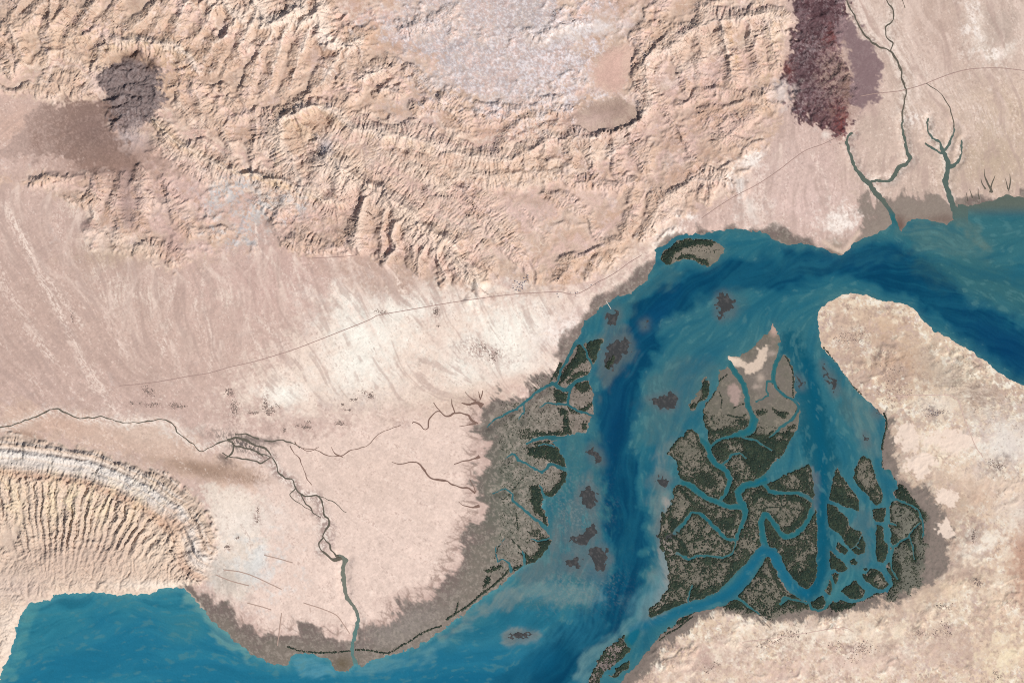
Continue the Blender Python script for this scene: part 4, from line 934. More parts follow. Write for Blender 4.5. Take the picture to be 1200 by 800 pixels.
bank_("900,300 980,305 1000,300 1040,290 1050,300 960,320 900,318", (34, 96, 116), .6, 8, 3)
wpaint(blob(680, 620, 36, 60) * sstep(tws - .4 * ws, .2, 1.5), (46, 112, 124), .7)
wpaint(line_mask(P("945,425 952,450 958,490 963,530 964,560 963,600 963,640 963,668 955,688 945,694"), 3, 5) , (10, 84, 108), .8)
wpaint(line_mask(P("740,738 772,726 800,714 830,707 850,697 866,684 880,664 893,645 905,650 915,668 928,686 944,695"), 2, 5), (18, 98, 126), .7)
wpaint(line_mask(P("640,770 600,790 520,800 480,815"), 4, 16), (14, 92, 124), .6)
wpaint(sstep(tws + .4 * ws2, .7, 2.2) * (dd_ < .5), (84, 130, 134), .4)
# rippled silt over the western shoals
rip = fft_noise(1.3, 2, 14, seed=125)
wpaint(np.maximum(blob(670, 690, 50, 20), blob(672, 600, 26, 44)) * sstep(rip, .1, 1.2), (124, 134, 134), .5)
wpaint(np.exp(-(np.clip(-SHSD, 0, 14) / 5) ** 2) * .8, (88, 100, 106), .7)
# narrow creeks: green brackish water, clearer in the big reaches
crk = sstep(SDP, 0, 4)
wpaint(crk * (GX > 700) * sstep(-CDw, -1, 2.2), (28, 96, 104), .75); wpaint(crk * (GX > 700) * sstep(-CDw, 2.4, 5), (12, 98, 124), .8)
wpaint(crk * (GX > 700) * (1 - sstep(-CDw, -.5, 1.6)), (62, 98, 96), .8)
wpaint(crk * (GX <= 700) * (GY > 300) * (GX > 560), (44, 92, 98), .7)
wpaint(crk * (GX < 450), (96, 124, 118), .9); wpaint((GX < 450) * (GX > 380) * sstep(740 - GY, 0, 30), (122, 120, 108), .8); wpaint((GX > 980) * sstep(252 - GY, -6, 14), (98, 104, 94), .9); wpaint((GX > 1090) * (GX < 1135) * sstep(262 - GY, -6, 10), (88, 104, 98), .8)
wpaint(blob(1000, 645, 24, 40) * crk, (64, 112, 122), .4)
WCOL = WCOL * (1.09 - .09 * dd_)[..., None]
WCOL = WCOL * (1 + 0.03 * fine * 1.0 + 0.02 * ws)[..., None]
WCOL = np.clip(WCOL, 0.001, 0.6)
# ================= BUILD
def material(name, base=None, attr=None, rough=0.95, spec=0.1, bump=0.0, bscale=20.0, vary=0.0, vscale=8.0):
    m = bpy.data.materials.new(name); m.use_nodes = True
    nt_ = m.node_tree; n = nt_.nodes; l = nt_.links; b = n["Principled BSDF"]
    b.inputs["Roughness"].default_value = rough; b.inputs["Specular IOR Level"].default_value = spec
    tc = n.new("ShaderNodeTexCoord")
    if attr:
        src = n.new("ShaderNodeAttribute"); src.attribute_name = attr; col = src.outputs["Color"]
    else:
        src = n.new("ShaderNodeRGB"); src.outputs[0].default_value = (*base, 1); col = src.outputs[0]
    if vary:
        nz = n.new("ShaderNodeTexNoise"); nz.inputs["Scale"].default_value = vscale; nz.inputs["Detail"].default_value = 6; nz.inputs["Roughness"].default_value = 0.7
        l.new(tc.outputs["Object"], nz.inputs["Vector"])
        mr = n.new("ShaderNodeMapRange"); mr.inputs[1].default_value = 0.25; mr.inputs[2].default_value = 0.75; mr.inputs[3].default_value = 1 - vary; mr.inputs[4].default_value = 1 + vary
        l.new(nz.outputs["Fac"], mr.inputs[0])
        mx = n.new("ShaderNodeVectorMath"); mx.operation = 'SCALE'; l.new(col, mx.inputs[0]); l.new(mr.outputs[0], mx.inputs["Scale"]); col = mx.outputs[0]
    l.new(col, b.inputs["Base Color"])
    if bump:
        nb = n.new("ShaderNodeTexNoise"); nb.inputs["Scale"].default_value = bscale; nb.inputs["Detail"].default_value = 5; nb.inputs["Roughness"].default_value = 0.65
        l.new(tc.outputs["Object"], nb.inputs["Vector"])
        bp = n.new("ShaderNodeBump"); bp.inputs["Strength"].default_value = 1.0; bp.inputs["Distance"].default_value = bump
        l.new(nb.outputs["Fac"], bp.inputs["Height"]); l.new(bp.outputs[0], b.inputs["Normal"])
    return m
M_soil = material("soil", attr="soil", bump=0.010, bscale=9, vary=0.07, vscale=5)
M_hill = material("rock", attr="soil", bump=0.022, bscale=8, vary=0.08, vscale=6)
M_mud = material("mud", attr="soil", rough=0.8, bump=0.008, bscale=14, vary=0.08, vscale=9)
M_water = material("water", attr="water", rough=0.12, spec=0.2, bump=0.0005, bscale=12, vary=0.05, vscale=2.5)
M_mang = material("mangrove_leaves", attr="leaf", rough=0.9, spec=0.05, bump=0.02, bscale=30, vary=0.30, vscale=9)
M_scrub = material("scrub", base=(0.235, 0.18, 0.155), vary=0.25, vscale=12)
def mat(name, rgb, **k): return material(name, base=tuple(float(v) for v in C(*rgb)), **k)
M_road = mat("asphalt", (178, 150, 142), vary=0.05); M_track = mat("track", (214, 186, 174)); M_dike = mat("earth_bank", (186, 160, 148))
M_stream = mat("wet_silt", (104, 98, 88), vary=0.2, vscale=3); M_river = mat("green_water", (70, 78, 70), rough=0.4, vary=0.12, vscale=2); M_creek = mat("creek_mud", (134, 108, 98), vary=0.12, vscale=3)
M_white = mat("white_wall", (236, 228, 222)); M_roof = mat("grey_roof", (118, 108, 124), vary=0.2, vscale=3); M_conc = mat("concrete", (214, 206, 196))

def mesh_obj(name, V, F, m, attr=None, cols=None, nors=None, smooth=True, mats=None, fm=None):
    """V (n,3), F (k,4) or (k,3) int arrays"""
    me = bpy.data.meshes.new(name); k, c = F.shape
    me.vertices.add(len(V)); me.vertices.foreach_set("co", np.ascontiguousarray(V, np.float32).ravel())
    me.loops.add(k * c); me.loops.foreach_set("vertex_index", np.ascontiguousarray(F, np.int32).ravel())
    me.polygons.add(k); me.polygons.foreach_set("loop_start", np.arange(0, k * c, c, dtype=np.int32))
    for q in (mats or [m]): me.materials.append(q)
    if fm is not None: me.polygons.foreach_set("material_index", np.ascontiguousarray(fm, np.int32))
    me.polygons.foreach_set("use_smooth", np.full(k, smooth, bool))
    me.update(calc_edges=True)
    if cols is not None:
        at = me.color_attributes.new(attr, 'FLOAT_COLOR', 'POINT')
        at.data.foreach_set("color", np.concatenate([cols, np.ones((len(cols), 1), np.float32)], 1).astype(np.float32).ravel())
    if nors is not None: me.normals_split_custom_set_from_vertices(nors.astype(np.float32))
    o = bpy.data.objects.new(name, me); COL.objects.link(o); return o
def tag(o, label=None, cat=None, group=None, kind=None):
    if label: o["label"] = label
    if cat: o["category"] = cat
    if group: o["group"] = group
    if kind: o["kind"] = kind
    return o

# ------------------------------------------------------------------ which piece of ground every cell belongs to
def components(mask):
    """labels of 4-connected regions, by hooking and pointer jumping"""
    ny, nx = mask.shape; lab = np.arange(ny * nx).reshape(ny, nx); lab[~mask] = -1
    hm = mask[:, 1:] & mask[:, :-1]; vm = mask[1:] & mask[:-1]
    par = np.arange(ny * nx)
    idx = np.arange(ny * nx).reshape(ny, nx)
    A_ = np.concatenate([idx[:, :-1][hm], idx[:-1][vm]]); B_ = np.concatenate([idx[:, 1:][hm], idx[1:][vm]])
    while True:
        pa, pb = par[A_], par[B_]; ne_ = pa != pb
        if not ne_.any(): break
        lo = np.minimum(pa[ne_], pb[ne_]); hi = np.maximum(pa[ne_], pb[ne_])
        np.minimum.at(par, hi, lo)
        while True:
            q = par[par]
            if np.array_equal(q, par): break
            par = q
        A_, B_ = A_[ne_], B_[ne_]
    out = par.reshape(ny, nx).copy(); out[~mask] = -1
    return out
lab = components(ISdry > 0)
u, inv, cnt = np.unique(lab, return_inverse=True, return_counts=True); inv = inv.reshape(lab.shape)
big_ = cnt >= 12; big_[u == -1] = False
comp = np.where(big_[inv], inv, -1)
for k in range(5):
    cp = np.pad(comp, 1, mode='edge')
    nb = np.maximum.reduce([cp[:-2, 1:-1], cp[2:, 1:-1], cp[1:-1, :-2], cp[1:-1, 2:]])
    comp = np.where(comp < 0, nb, comp)
def comp_at(x, y): return comp[int(y - Y0), int(x - X0)]
c_main = comp_at(400, 420); c_east = comp_at(1150, 560)
PAD = 6
ext = np.array([6000, 3200, 1600, 800, 350, 120], float)
XS = np.concatenate([X0 - ext, np.arange(X0, X1 + 1), X1 + ext[::-1]]); YS = np.concatenate([Y0 - ext, np.arange(Y0, Y1 + 1), Y1 + ext[::-1]])
pad = lambda q: np.pad(q, ((PAD, PAD), (PAD, PAD)) + ((0, 0),) * (q.ndim - 2), mode='edge')
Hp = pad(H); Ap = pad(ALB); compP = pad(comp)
edge = np.minimum.reduce([GX - X0, X1 - GX, GY - Y0, Y1 - GY])
PX, PY = np.meshgrid(XS, YS)
Vall = np.stack([wx(PX), wy(PY), Hp / S], -1)
gy_, gx_ = np.gradient(Hp, YS, XS)
Nall = np.stack([-gx_, gy_, np.ones_like(gx_)], -1); Nall /= np.linalg.norm(Nall, axis=-1, keepdims=True)
region = np.full(Hp.shape, -1, np.int32)
region[:] = np.where(compP >= 0, 100 + compP, -1)
mnP, whP, d1P, d2P, tiP, edP = pad(mtn), pad(whil), pad(dome1), pad(dome2), pad(westside * tid), pad(E_ * tide)
isM, isE = compP == c_main, compP == c_east
region[isM] = 0
region[isM & (mnP > .5)] = 1; region[isM & (whP > .5)] = 2; region[isM & (tiP > .5)] = 3
region[isM & (d1P > .5)] = 4; region[isM & (d2P > .5)] = 5
region[isE] = 6; region[isE & (edP > .5)] = 7
cell = np.where(region >= 0, region, -1)
# a cell takes the highest label of its corners that touch land
q4 = np.stack([cell[:-1, :-1], cell[:-1, 1:], cell[1:, :-1], cell[1:, 1:]]); qc = q4.max(0)
vid = np.arange(Hp.size).reshape(Hp.shape)
quads = np.stack([vid[:-1, :-1], vid[1:, :-1], vid[1:, 1:], vid[:-1, 1:]], -1)
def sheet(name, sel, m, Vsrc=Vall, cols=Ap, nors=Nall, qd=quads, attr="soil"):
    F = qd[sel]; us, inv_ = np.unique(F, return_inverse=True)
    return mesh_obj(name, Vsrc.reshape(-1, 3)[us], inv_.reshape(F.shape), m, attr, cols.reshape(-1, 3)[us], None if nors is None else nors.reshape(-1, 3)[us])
SETTING = [(0, "desert_plain", M_soil, "pale pink desert plain of gravel fans between the mountains and the shore"),
    (1, "mountain_range", M_hill, "tan folded mountain range with sharp crests across the top of the photo"),
    (2, "coastal_hills", M_hill, "ribbed cream anticline hills with a white arc above the blue bay"),
    (3, "tidal_flat", M_mud, "grey brown tidal flat along the mainland shore"),
    (4, "salt_dome_hill", M_hill, "dark grey brown rounded salt dome in the upper left mountains"),
    (5, "salt_dome_hill", M_hill, "dark maroon salt dome with red patches beside the dry river"),
    (6, "island_ground", M_soil, "mottled cream dry ground of the large island on the right"),
    (7, "tidal_flat", M_mud, "grey tidal flat fringing the large dry island east of the mangroves")]
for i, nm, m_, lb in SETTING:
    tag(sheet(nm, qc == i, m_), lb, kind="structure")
isl_label = {}
def put(x, y, lb, nm="mud_island"):
    c = comp_at(x, y)
    if c >= 0 and c not in (c_main, c_east): isl_label.setdefault(int(c), (nm, lb))
for x, y, lb in ((810, 290, "crescent mud island close under the north shore with a dark mangrove arc"), (824, 462, "leaf shaped mud island west of the bare sand spit"),
    (870, 420, "large northern delta island with the white sand spit at its tip"), (923, 440, "pointed oval mud island east of the white sand spit, behind a thin creek"), (858, 470, "delta mud island with a pink bare patch west of the curved creek"),
    (808, 530, "square headed mud island with sparse mangrove on the west side of the delta"), 
    (930, 563, "triangular mud island where the wide channel forks"), (915, 605, "largest web patterned delta island, wrapping the looping creek north of the wide lower channel"),
     (930, 660, "teardrop island inside the deep U shaped bend"),
    (1015, 560, "long grey mud island with a dark green lower edge"), (985, 575, "dark green wedge island with a pale pointed north tip"), (980, 605, "densely wooded island just below the wedge island"), 
    (985, 643, "small dark wooded islet west of the oval islet"), (975, 655, "narrow wooded island beside the straight blue channel"), (1000, 658, "tiny oval dark green islet in a pale shoal"), (1030, 680, "ring patterned island in the eastern channel maze"),
    (1000, 692, "dark triangular islet at the south of the channel maze"), (1033, 640, "tall dark green island on the east channel bank"), (1030, 603, "small speckled island below the long grey island"), (720, 765, "long grey mud spit with a dark mangrove strip at the bottom of the photo"),
    (725, 786, "small mud spit with a round mangrove patch beside the long grey spit"), (697, 410, "heart shaped mangrove island hugging the western shore"), (849, 358, "bare brown mud bank alone in the strait"), (780, 470, "square brown mud bank west of the leaf shaped island"),
    (718, 372, "mauve mud bank just off the north western shore"), (724, 410, "large mauve mud bank with a small mangrove tuft"), (700, 535, "small brown mud bank left of the deep channel"),
    (690, 580, "triangular brown mud bank left of the deep channel"), (682, 628, "mottled brown mud bank beside a teal creek"), (703, 655, "dark brown wedge mud bank beside the deep channel"), (672, 660, "faint brown mud bank west of the wedge bank"), (972, 440, "thin brown mud bar in the eastern channel"),
    (937, 449, "narrow mud bar against the east shore of the delta"), (610, 744, "low brown sand bar in the blue water at the lower centre"), (1015, 514, "thin dark sliver bank in the pale eastern shallows"),
    (775, 564, "mauve mud bank at the mouth of the western creek"), (674, 430, "mangrove and mud island between the heart shaped island and the teal creek"), (964, 430, "thin brown mud bar along the west bank of the large dry island"), (684, 464, "mangrove rimmed mud island south of the creek mouth on the western shore"),
    (971, 687, "narrow wooded islet right of the tip of the U shaped bend"), (959, 704, "small wooded islet just below the tip of the U shaped bend"), (758, 376, "tiny brown mud bank at the edge of the deep blue water below the crescent island"), (1012, 665, "smallest wooded islet of the eastern maze, right of the oval islet"), (979, 677, "slim wooded islet east of the tall one at the bend tip")):
    put(x, y, lb)
for c in np.unique(comp):
    if c < 0 or c in (c_main, c_east): continue
    sel = qc == 100 + c
    if sel.sum() < 3: continue
    ys, xs = np.nonzero(comp == c)
    nm, lb = isl_label.get(int(c), ("mud_islet", None))
    o = tag(sheet(nm, sel, M_mud), lb or None, kind="structure")
    if lb is None: o["group"] = "scraps of mud among the delta creeks"; o["label"] = "small scrap of mud among the delta creeks"
    print(nm, c, len(xs), "%.0f %.0f" % (xs.mean() + X0, ys.mean() + Y0), lb)
# ------------------------------------------------------------------ water surface
Wp = pad(WCOL); Vw = Vall.copy(); Vw[..., 2] = 0
near = pad((ISdry < 4)).astype(bool)
wsel = near[:-1, :-1] | near[1:, :-1] | near[:-1, 1:] | near[1:, 1:]
cx_ = (PX[:-1, :-1] + PX[1:, 1:]) / 2
tag(sheet("sea_water", wsel, M_water, Vw, Wp, None, attr="water"), "blue and teal strait water with dark deep channels and pale silty shallows", kind="structure")

# ------------------------------------------------------------------ mangrove canopy on a half pixel grid
G2 = Grid(320, 232, 1110, 800, 0.5)
sh2 = (G2.ny, G2.nx)
g2 = lambda r: sample(r, G2.X, G2.Y)
H2, SEA2, IS2 = g2(H), g2(SEA), g2(ISdry)
n_a, n_b, n_c = fft_noise(1.6, 3, 24, seed=301, shape=sh2), fft_noise(1.8, 5, 60, seed=302, shape=sh2), fft_noise(1.2, 2, 9, seed=303, shape=sh2)
n_x, n_y = fft_noise(2.0, 5, 40, seed=304, shape=sh2), fft_noise(2.0, 5, 40, seed=305, shape=sh2)
def voronoi_edges(cellsz, seed, warp):
    r = np.random.default_rng(seed); N = 256
    jx, jy = r.random((N, N)).astype(np.float32), r.random((N, N)).astype(np.float32)
    X = (G2.X + warp * n_x) / cellsz; Y = (G2.Y + warp * n_y) / cellsz
    ix = np.floor(X).astype(int); iy = np.floor(Y).astype(int); f1 = np.full(X.shape, 9, np.float32); f2 = f1.copy()
    for oy in (-1, 0, 1):
        for ox in (-1, 0, 1):
            cx, cy = ix + ox, iy + oy; d = np.hypot(cx + jx[cy % N, cx % N] - X, cy + jy[cy % N, cx % N] - Y)
            f2 = np.minimum(f2, np.maximum(f1, d)); f1 = np.minimum(f1, d)
    return (f2 - f1) * cellsz
DENSE = [   # (cover 0..1, outline) digitised dark green patches
 (1, "828,503 838,505 846,503 857,500 858,506 850,511 838,509 829,510"), (.9, "862,493 872,490 878,493 874,499 864,500"), (1, "872,510 886,508 896,510 906,512 912,516 918,514 927,516 924,522 914,532 904,542 898,552 893,558 886,559 880,552 876,545 868,538 872,528 868,520 860,516 856,514"),
 (.8, "831,513 842,515 850,520 853,532 846,540 838,537 833,526"), (.8, "884,482 892,479 900,481 898,485 888,486"), (.8, "905,478 914,482 924,484 920,490 910,488"), (.9, "915,508 925,504 932,508 926,514 918,514"), (.7, "922,500 932,497 934,502 924,504"),
 (1, "795,559 803,561 812,566 824,574 834,583 828,584 816,578 806,571 797,566"), (.8, "812,556 824,552 836,556 842,566 836,572 824,570 816,564"), (1, "853,574 860,568 864,576 862,590 854,592 845,589 848,584"), (.8, "860,552 868,556 866,566 860,562"),
 (1, "783,612 784,606 792,606 799,612 801,618 795,624 789,625 785,620"), (1, "793,570 800,571 806,578 812,586 818,590 812,592 804,584 798,576"), (.9, "838,608 850,606 862,604 862,618 852,622 842,618"), (.7, "806,594 820,592 832,596 846,596 840,602 822,600 808,600"),
 (1, "787,685 792,681 800,684 805,690 798,688 790,690"), (.9, "797,632 804,636 808,646 806,652 798,650 793,646"), (1, "763,725 770,716 780,708 792,703 800,702 804,706 792,712 778,720 768,725"),
 (1, "858,658 868,656 872,660 866,668 858,680 850,688 844,692 846,682 852,672"), (1, "843,690 836,696 826,702 816,703 810,699 812,690 820,684 818,694 828,690 838,684"), (.9, "821,656 832,654 842,656 838,662 826,662"), (.8, "822,664 830,664 828,672 822,670"), (.7, "868,642 876,644 880,650 874,654 868,650"),
 (1, "902,566 906,563 913,562 918,569 928,573 934,576 922,577 908,574"), (.8, "930,552 940,548 946,552 948,566 950,578 944,572 936,564"), (.9, "888,572 900,577 908,580 902,588 892,582 884,590 878,582"), (1, "920,580 934,580 946,588 950,596 945,606 938,614 930,622 920,626 918,620 930,612 938,602 944,594 934,588 922,586"),
 (.85, "896,612 901,608 904,618 910,626 914,634 918,642 910,642 903,638 900,628"), (1, "945,650 957,648 957,668 952,682 946,690 938,687 930,680 924,670 930,664 938,670 946,664"), (.8, "918,640 928,638 934,646 932,658 924,660 918,650"), (.6, "950,612 957,615 957,636 948,636 946,624"), (.6, "930,636 944,632 950,640 940,646"),
 (.8, "897,650 902,654 908,668 913,680 916,688 910,686 905,674 899,662"), (.7, "886,664 894,668 900,676 892,678"), (1, "862,700 868,698 876,706 886,714 880,716 870,710 862,708"), (1, "848,711 858,704 866,706 872,713 860,713"), (.9, "917,699 928,696 938,698 934,702 924,704 918,710 908,716 904,714 914,706"), (.8, "930,705 942,708 946,704 943,712 934,712"),
 (1, "948,700 956,694 964,697 968,704 964,712 956,714 950,708"), (1, "970,712 976,704 986,704 996,706 1006,702 1000,710 990,714 980,716"), (.9, "1036,694 1028,697 1018,700 1010,704 1024,696"),
 (1, "827,444 832,452 833,458 827,467 821,472 815,478 809,479 809,474 816,474 822,466 822,456 824,448"), (.6, "808,474 814,470 818,476 812,479"),
 (1, "1001,556 1008,565 1016,574 1022,584 1030,591 1034,588 1034,592 1027,594 1020,588 1012,578 1004,570 1000,562"), (.85, "1002,548 1006,550 1004,557 1000,556"), (.8, "1018,572 1025,572 1026,577 1020,580"), (1, "1011,533 1014,531 1019,536 1022,542 1020,541 1015,536"),
 (1, "975,572 980,568 988,570 994,580 1000,584 1007,588 1007,600 999,597 990,593 980,589 972,586"), (.9, "978,550 984,556 988,564 982,564 979,556"), (1, "969,590 975,592 985,600 992,608 993,618 988,628 980,623 970,618"),
 (1, "990,626 996,620 1003,622 1006,630 1012,628 1015,638 1014,646 1008,650 1000,648 994,642 990,634"), (1, "983,633 990,640 995,647 988,650 984,645"), (1, "971,645 978,650 986,657 993,664 993,669 985,671 977,667 972,668"), (1, "994,657 1000,652 1007,657 1003,663 997,661"), (1, "1009,666 1018,664 1017,668 1013,671"),
 (.9, "1010,673 1016,674 1022,668 1030,668 1026,674 1020,684 1014,681"), (1, "1018,688 1026,688 1036,690 1041,682 1043,686 1038,693 1026,693"), (1, "983,693 995,684 1002,681 1008,688 1009,697 1004,703 995,700"), (1, "1002,680 1008,680 1013,686 1018,692 1016,698 1011,692 1006,686"),
 (1, "1027,634 1033,632 1037,636 1042,642 1042,652 1036,659 1028,658 1026,648"), (.9, "1027,616 1034,616 1035,630 1027,632"), (.75, "1022,597 1038,594 1038,604 1034,611 1027,611"), (.8, "1040,618 1046,622 1052,630 1046,634 1040,628"), (.7, "1038,656 1050,654 1058,664 1054,672 1044,668"), (.7, "1048,672 1056,678 1050,684 1046,680"),
 (.85, "964,673 970,668 972,676 968,690 964,697 962,690"), (.9, "976,672 983,672 980,680 976,684"), (1, "1054,566 1060,570 1068,582 1076,592 1080,600 1080,608 1074,598 1066,592 1060,584 1052,582 1050,574"), (1, "1049,573 1053,572 1058,580 1062,588 1056,588 1050,584"), (.9, "1058,634 1066,630 1070,636 1064,640"),
 (1, "775,304 779,294 787,286 800,282 815,280 832,281 839,284 832,288 816,288 802,291 792,296 787,303 785,311 778,309"), (1, "792,303 799,298 810,298 820,303 828,304 831,312 822,310 812,304 800,303 794,306"), (.4, "800,291 830,288 846,293 836,298 812,296"),
 (1, "686,404 691,398 699,397 706,397 706,403 703,412 699,422 696,427 691,418 687,410"), (1, "675,404 682,403 686,412 690,422 686,424 680,426 674,432 668,440 660,448 655,452 656,442 664,430 672,420 676,414"), (.8, "656,425 662,428 657,438 654,446 650,442 652,432"), (1, "676,436 686,434 690,438 680,440 672,446 664,450 666,444"), (1, "649,452 655,458 664,460 668,458 664,470 654,474 650,468 649,458"),
 (.8, "674,448 690,446 693,456 690,458 680,460 674,456"), (1, "666,477 676,482 686,476 695,470 694,476 686,483 676,484 668,481"), (.9, "654,478 664,479 667,486 658,487"), (1, "660,486 666,487 669,508 662,509 640,511 626,511 628,506 644,506 660,505"), (.6, "612,508 630,503 634,510 622,514 610,514"), (1, "681,497 688,494 688,502 684,504"), (.5, "606,505 622,500 622,508 608,512"),
 (1, "622,520 634,518 645,516 645,519 634,521 624,521"), (1, "618,526 630,522 648,522 655,526 656,532 662,534 664,548 658,548 650,542 640,538 628,536 618,532"), (1, "657,553 664,552 664,562 660,572 650,580 642,583 636,577 642,576 650,570 658,560"), (1, "621,570 630,568 634,574 638,584 634,592 636,600 639,600 641,612 642,621 636,616 636,606 628,602 624,592 620,586 623,580"),
 (1, "630,632 636,628 643,630 645,634 642,644 634,652 626,658 620,660 618,654 626,650 632,642 632,636 622,634"), (1, "600,668 600,665 612,662 618,660 618,656 612,652 608,648 616,646 620,654 614,662 604,667"), (.6, "618,622 632,620 636,628 626,630"), (1, "567,684 571,678 573,684 570,686 566,690"), (.9, "567,668 571,667 578,664 586,661 588,664 580,668 570,671"), (.9, "568,676 574,674 575,682 568,688"),
 (1, "719,417 716,420 712,424 710,430 713,433 717,427 720,419"), (1, "724,765 735,758 744,751 750,748 747,757 738,764 728,768"), (1, "722,782 727,777 736,775 737,780 730,785 723,786"), (.9, "792,730 800,723 808,722 804,727 794,733"), (1, "788,732 792,731 790,734"), (1, "782,735 786,733 785,737"), (1, "777,738 781,737 779,741"), (1, "771,743 776,741 774,746"),
 (.9, "908,450 911,452 906,450"),
]
LINES = [(1.6, "337,757 350,762 368,764 390,764 400,763 411,762"), (1.6, "417,761 426,761 435,762 445,764 455,765 463,761 472,755 482,750 490,744 500,739 510,735 517,733"), (2.4, "524,725 534,718 545,712 556,703 565,695 574,689 582,682 590,675 594,670 598,665"), (1.4, "534,718 537,706"), (2.0, "600,668 612,664 622,660 632,654 640,645 645,634"),
 (2.0, "1036,484 1039,492 1039,500 1036,510 1034,520 1033,532 1033,546"), (1.2, "1033,546 1040,556 1050,562"), (1.3, "965,407 970,413 980,426 990,440 1000,453 1010,462"), (1.3, "824,484 824,478 830,471 836,463 840,454 842,447 852,439"), (1.3, "783,525 792,517 803,509 810,505"), (1.5, "784,534 796,548 796,558"), (2.2, "794,575 788,580 785,590 786,602 784,612"),
 (1.5, "921,418 926,426 929,434 930,446 929,458 930,466"), (1.6, "910,452 916,460 922,466 931,468 935,476 932,484"), (1.4, "947,543 948,552 946,562 949,574 951,582"), (1.6, "785,652 796,648"), (1.3, "787,684 784,700 776,712 764,722"), (1.4, "800,724 806,722 818,714 834,712 850,706 860,703"), (1.2, "773,750 782,742 794,736 804,728 812,722"),
 (1.2, "240,0 240,1"), (2.4, "788,628 798,634 805,650"), (1.3, "825,484 824,494 828,502"), (1.5, "985,703 996,706 1010,702"), (1.2, "1042,590 1050,590 1060,592 1072,600"), (1.5, "1080,606 1082,620 1080,632"), (1.2, "1066,630 1058,633 1050,637 1044,641"), (1.4, "1070,620 1078,612"),
 (1.0, "860,478 868,474 876,472"), (.9, "845,478 846,466 842,458"), (1.6, "853,486 860,488 868,489 874,486"), (1.1, "648,520 656,532"), (1.2, "655,430 648,442 644,450"), (.9, "590,632 584,640 580,654"), (.9, "605,602 606,612 608,622"), (.8, "600,632 608,640 614,648"), (.8, "590,585 598,578 612,560"),
 (.9, "892,574 916,594 918,594"), (1.0, "912,575 916,592 926,596 940,598"), (1.0, "918,594 900,594 890,598"), (.8, "926,598 932,606 930,612"), (.8, "916,594 908,606 906,610"), (1.0, "880,575 872,600 880,620")]
wide = lambda p, sft: None
cov = np.zeros(sh2, np.float32)
wX, wY = G2.X + 0.9 * n_x + .4 * n_c, G2.Y + 0.9 * n_y
for c_, pts in DENSE:
    pts = P(pts); xs_ = [p[0] for p in pts]; ys_ = [p[1] for p in pts]
    a0 = max(0, int((min(xs_) - 10 - 320) * 2)); a1 = min(G2.nx, int((max(xs_) + 10 - 320) * 2)); b0 = max(0, int((min(ys_) - 10 - 232) * 2)); b1 = min(G2.ny, int((max(ys_) + 10 - 232) * 2))
    class W: pass
    w_ = W(); w_.x0, w_.y0, w_.st = 320 + a0 / 2, 232 + b0 / 2, .5; w_.nx, w_.ny = a1 - a0, b1 - b0; w_.X, w_.Y = G2.X[b0:b1, a0:a1], G2.Y[b0:b1, a0:a1]
    d = poly_sdf(w_, pts, 8)
    v = c_ * sstep(d + 1.1 * n_a[b0:b1, a0:a1], -1.6, 1.4)
    k_ = cov[b0:b1, a0:a1]; np.maximum(k_, v, out=k_)
lined = np.full(sh2, 6, np.float32)
for w0, pts in LINES: seg_dist(lined, G2, [(x, y, w0) for x, y in P(pts)], 5, True)
lined = lined + 0.45 * n_c + .3 * n_a
web = g2(np.clip(D_ * (1 - aa * .6), 0, 1)) * sstep(G2.Y - .25 * (G2.X - 850), 478, 512); web *= 1 - 0.65 * g2(blob(915, 600, 26, 20, 0, .1) + blob(808, 525, 24, 18, 0, .1) + blob(800, 590, 14, 14, 0, .1) + blob(1016, 560, 14, 30, -10, .1)).clip(0, 1)
webW = g2(westside * tid * (SDP > 0)) * (G2.X > 585) * (G2.X < 712) * sstep(G2.Y, 400, 430) * .12; web = np.maximum(web, webW)
e9, e5 = voronoi_edges(9.5, 4, 2.6), voronoi_edges(5.0, 5, 1.6)
wl_ = 0.15 + 1.5 * web * (0.55 + 0.5 * n_b.clip(-1, 1.4))
field = cov - 0.5 + 0.16 * n_c + 0.06 * n_a
webf = np.maximum((wl_ * 1.0 - e9) * .5, (wl_ * .62 - e5) * .5) - 0.02 + .09 * n_c
bank = (1.9 + .8 * n_b - np.abs(SEA2 - 1.6)) * .35 + .25 * n_c - .25          # fringe along creeks
webf = np.where(web > 0.10, np.maximum(webf, bank * (web > .3) * (SEA2 > 0) - (web <= .3)), -1)
field = np.maximum(field, webf); field = np.maximum(field, -lined * .5)
gaps = (n_a + .8 * n_c) > 2.0
field = np.where(gaps, -0.2, field)
field = np.minimum(field, (IS2 - 0.25))
hgt = np.clip(field, 0, .35) / .35
CH = H2 + 0.05 + 0.85 * hgt ** .6 * (1 + .22 * n_c)                  # canopy top in px units of height
CH = np.where(field > 0, CH, H2 - 0.05)
inside = field > 0
fq = inside[:-1, :-1].astype(int) + inside[1:, :-1] + inside[:-1, 1:] + inside[1:, 1:]
lc = np.array([0.0170, 0.0280, 0.0210], np.float32); lc2 = np.array([0.038, 0.052, 0.034], np.float32); lc3 = np.array([0.016, 0.030, 0.024], np.float32)
t_ = sstep(n_b + .5 * n_c, -.8, 1.6)[..., None]; LEAF = lc * (1 - t_) + lc2 * t_; t_ = sstep(-n_a, .3, 1.6)[..., None]; LEAF = LEAF * (1 - t_) + lc3 * t_
t_ = ((1 - hgt) ** 1.2 * .65)[..., None]; LEAF = LEAF * (1 - t_) + np.array([.072, .070, .052], np.float32) * t_
Vc = np.stack([wx(G2.X), wy(G2.Y), CH / S], -1)
id2 = np.arange(G2.nx * G2.ny).reshape(sh2)
q2 = np.stack([id2[:-1, :-1], id2[1:, :-1], id2[1:, 1:], id2[:-1, 1:]], -1)
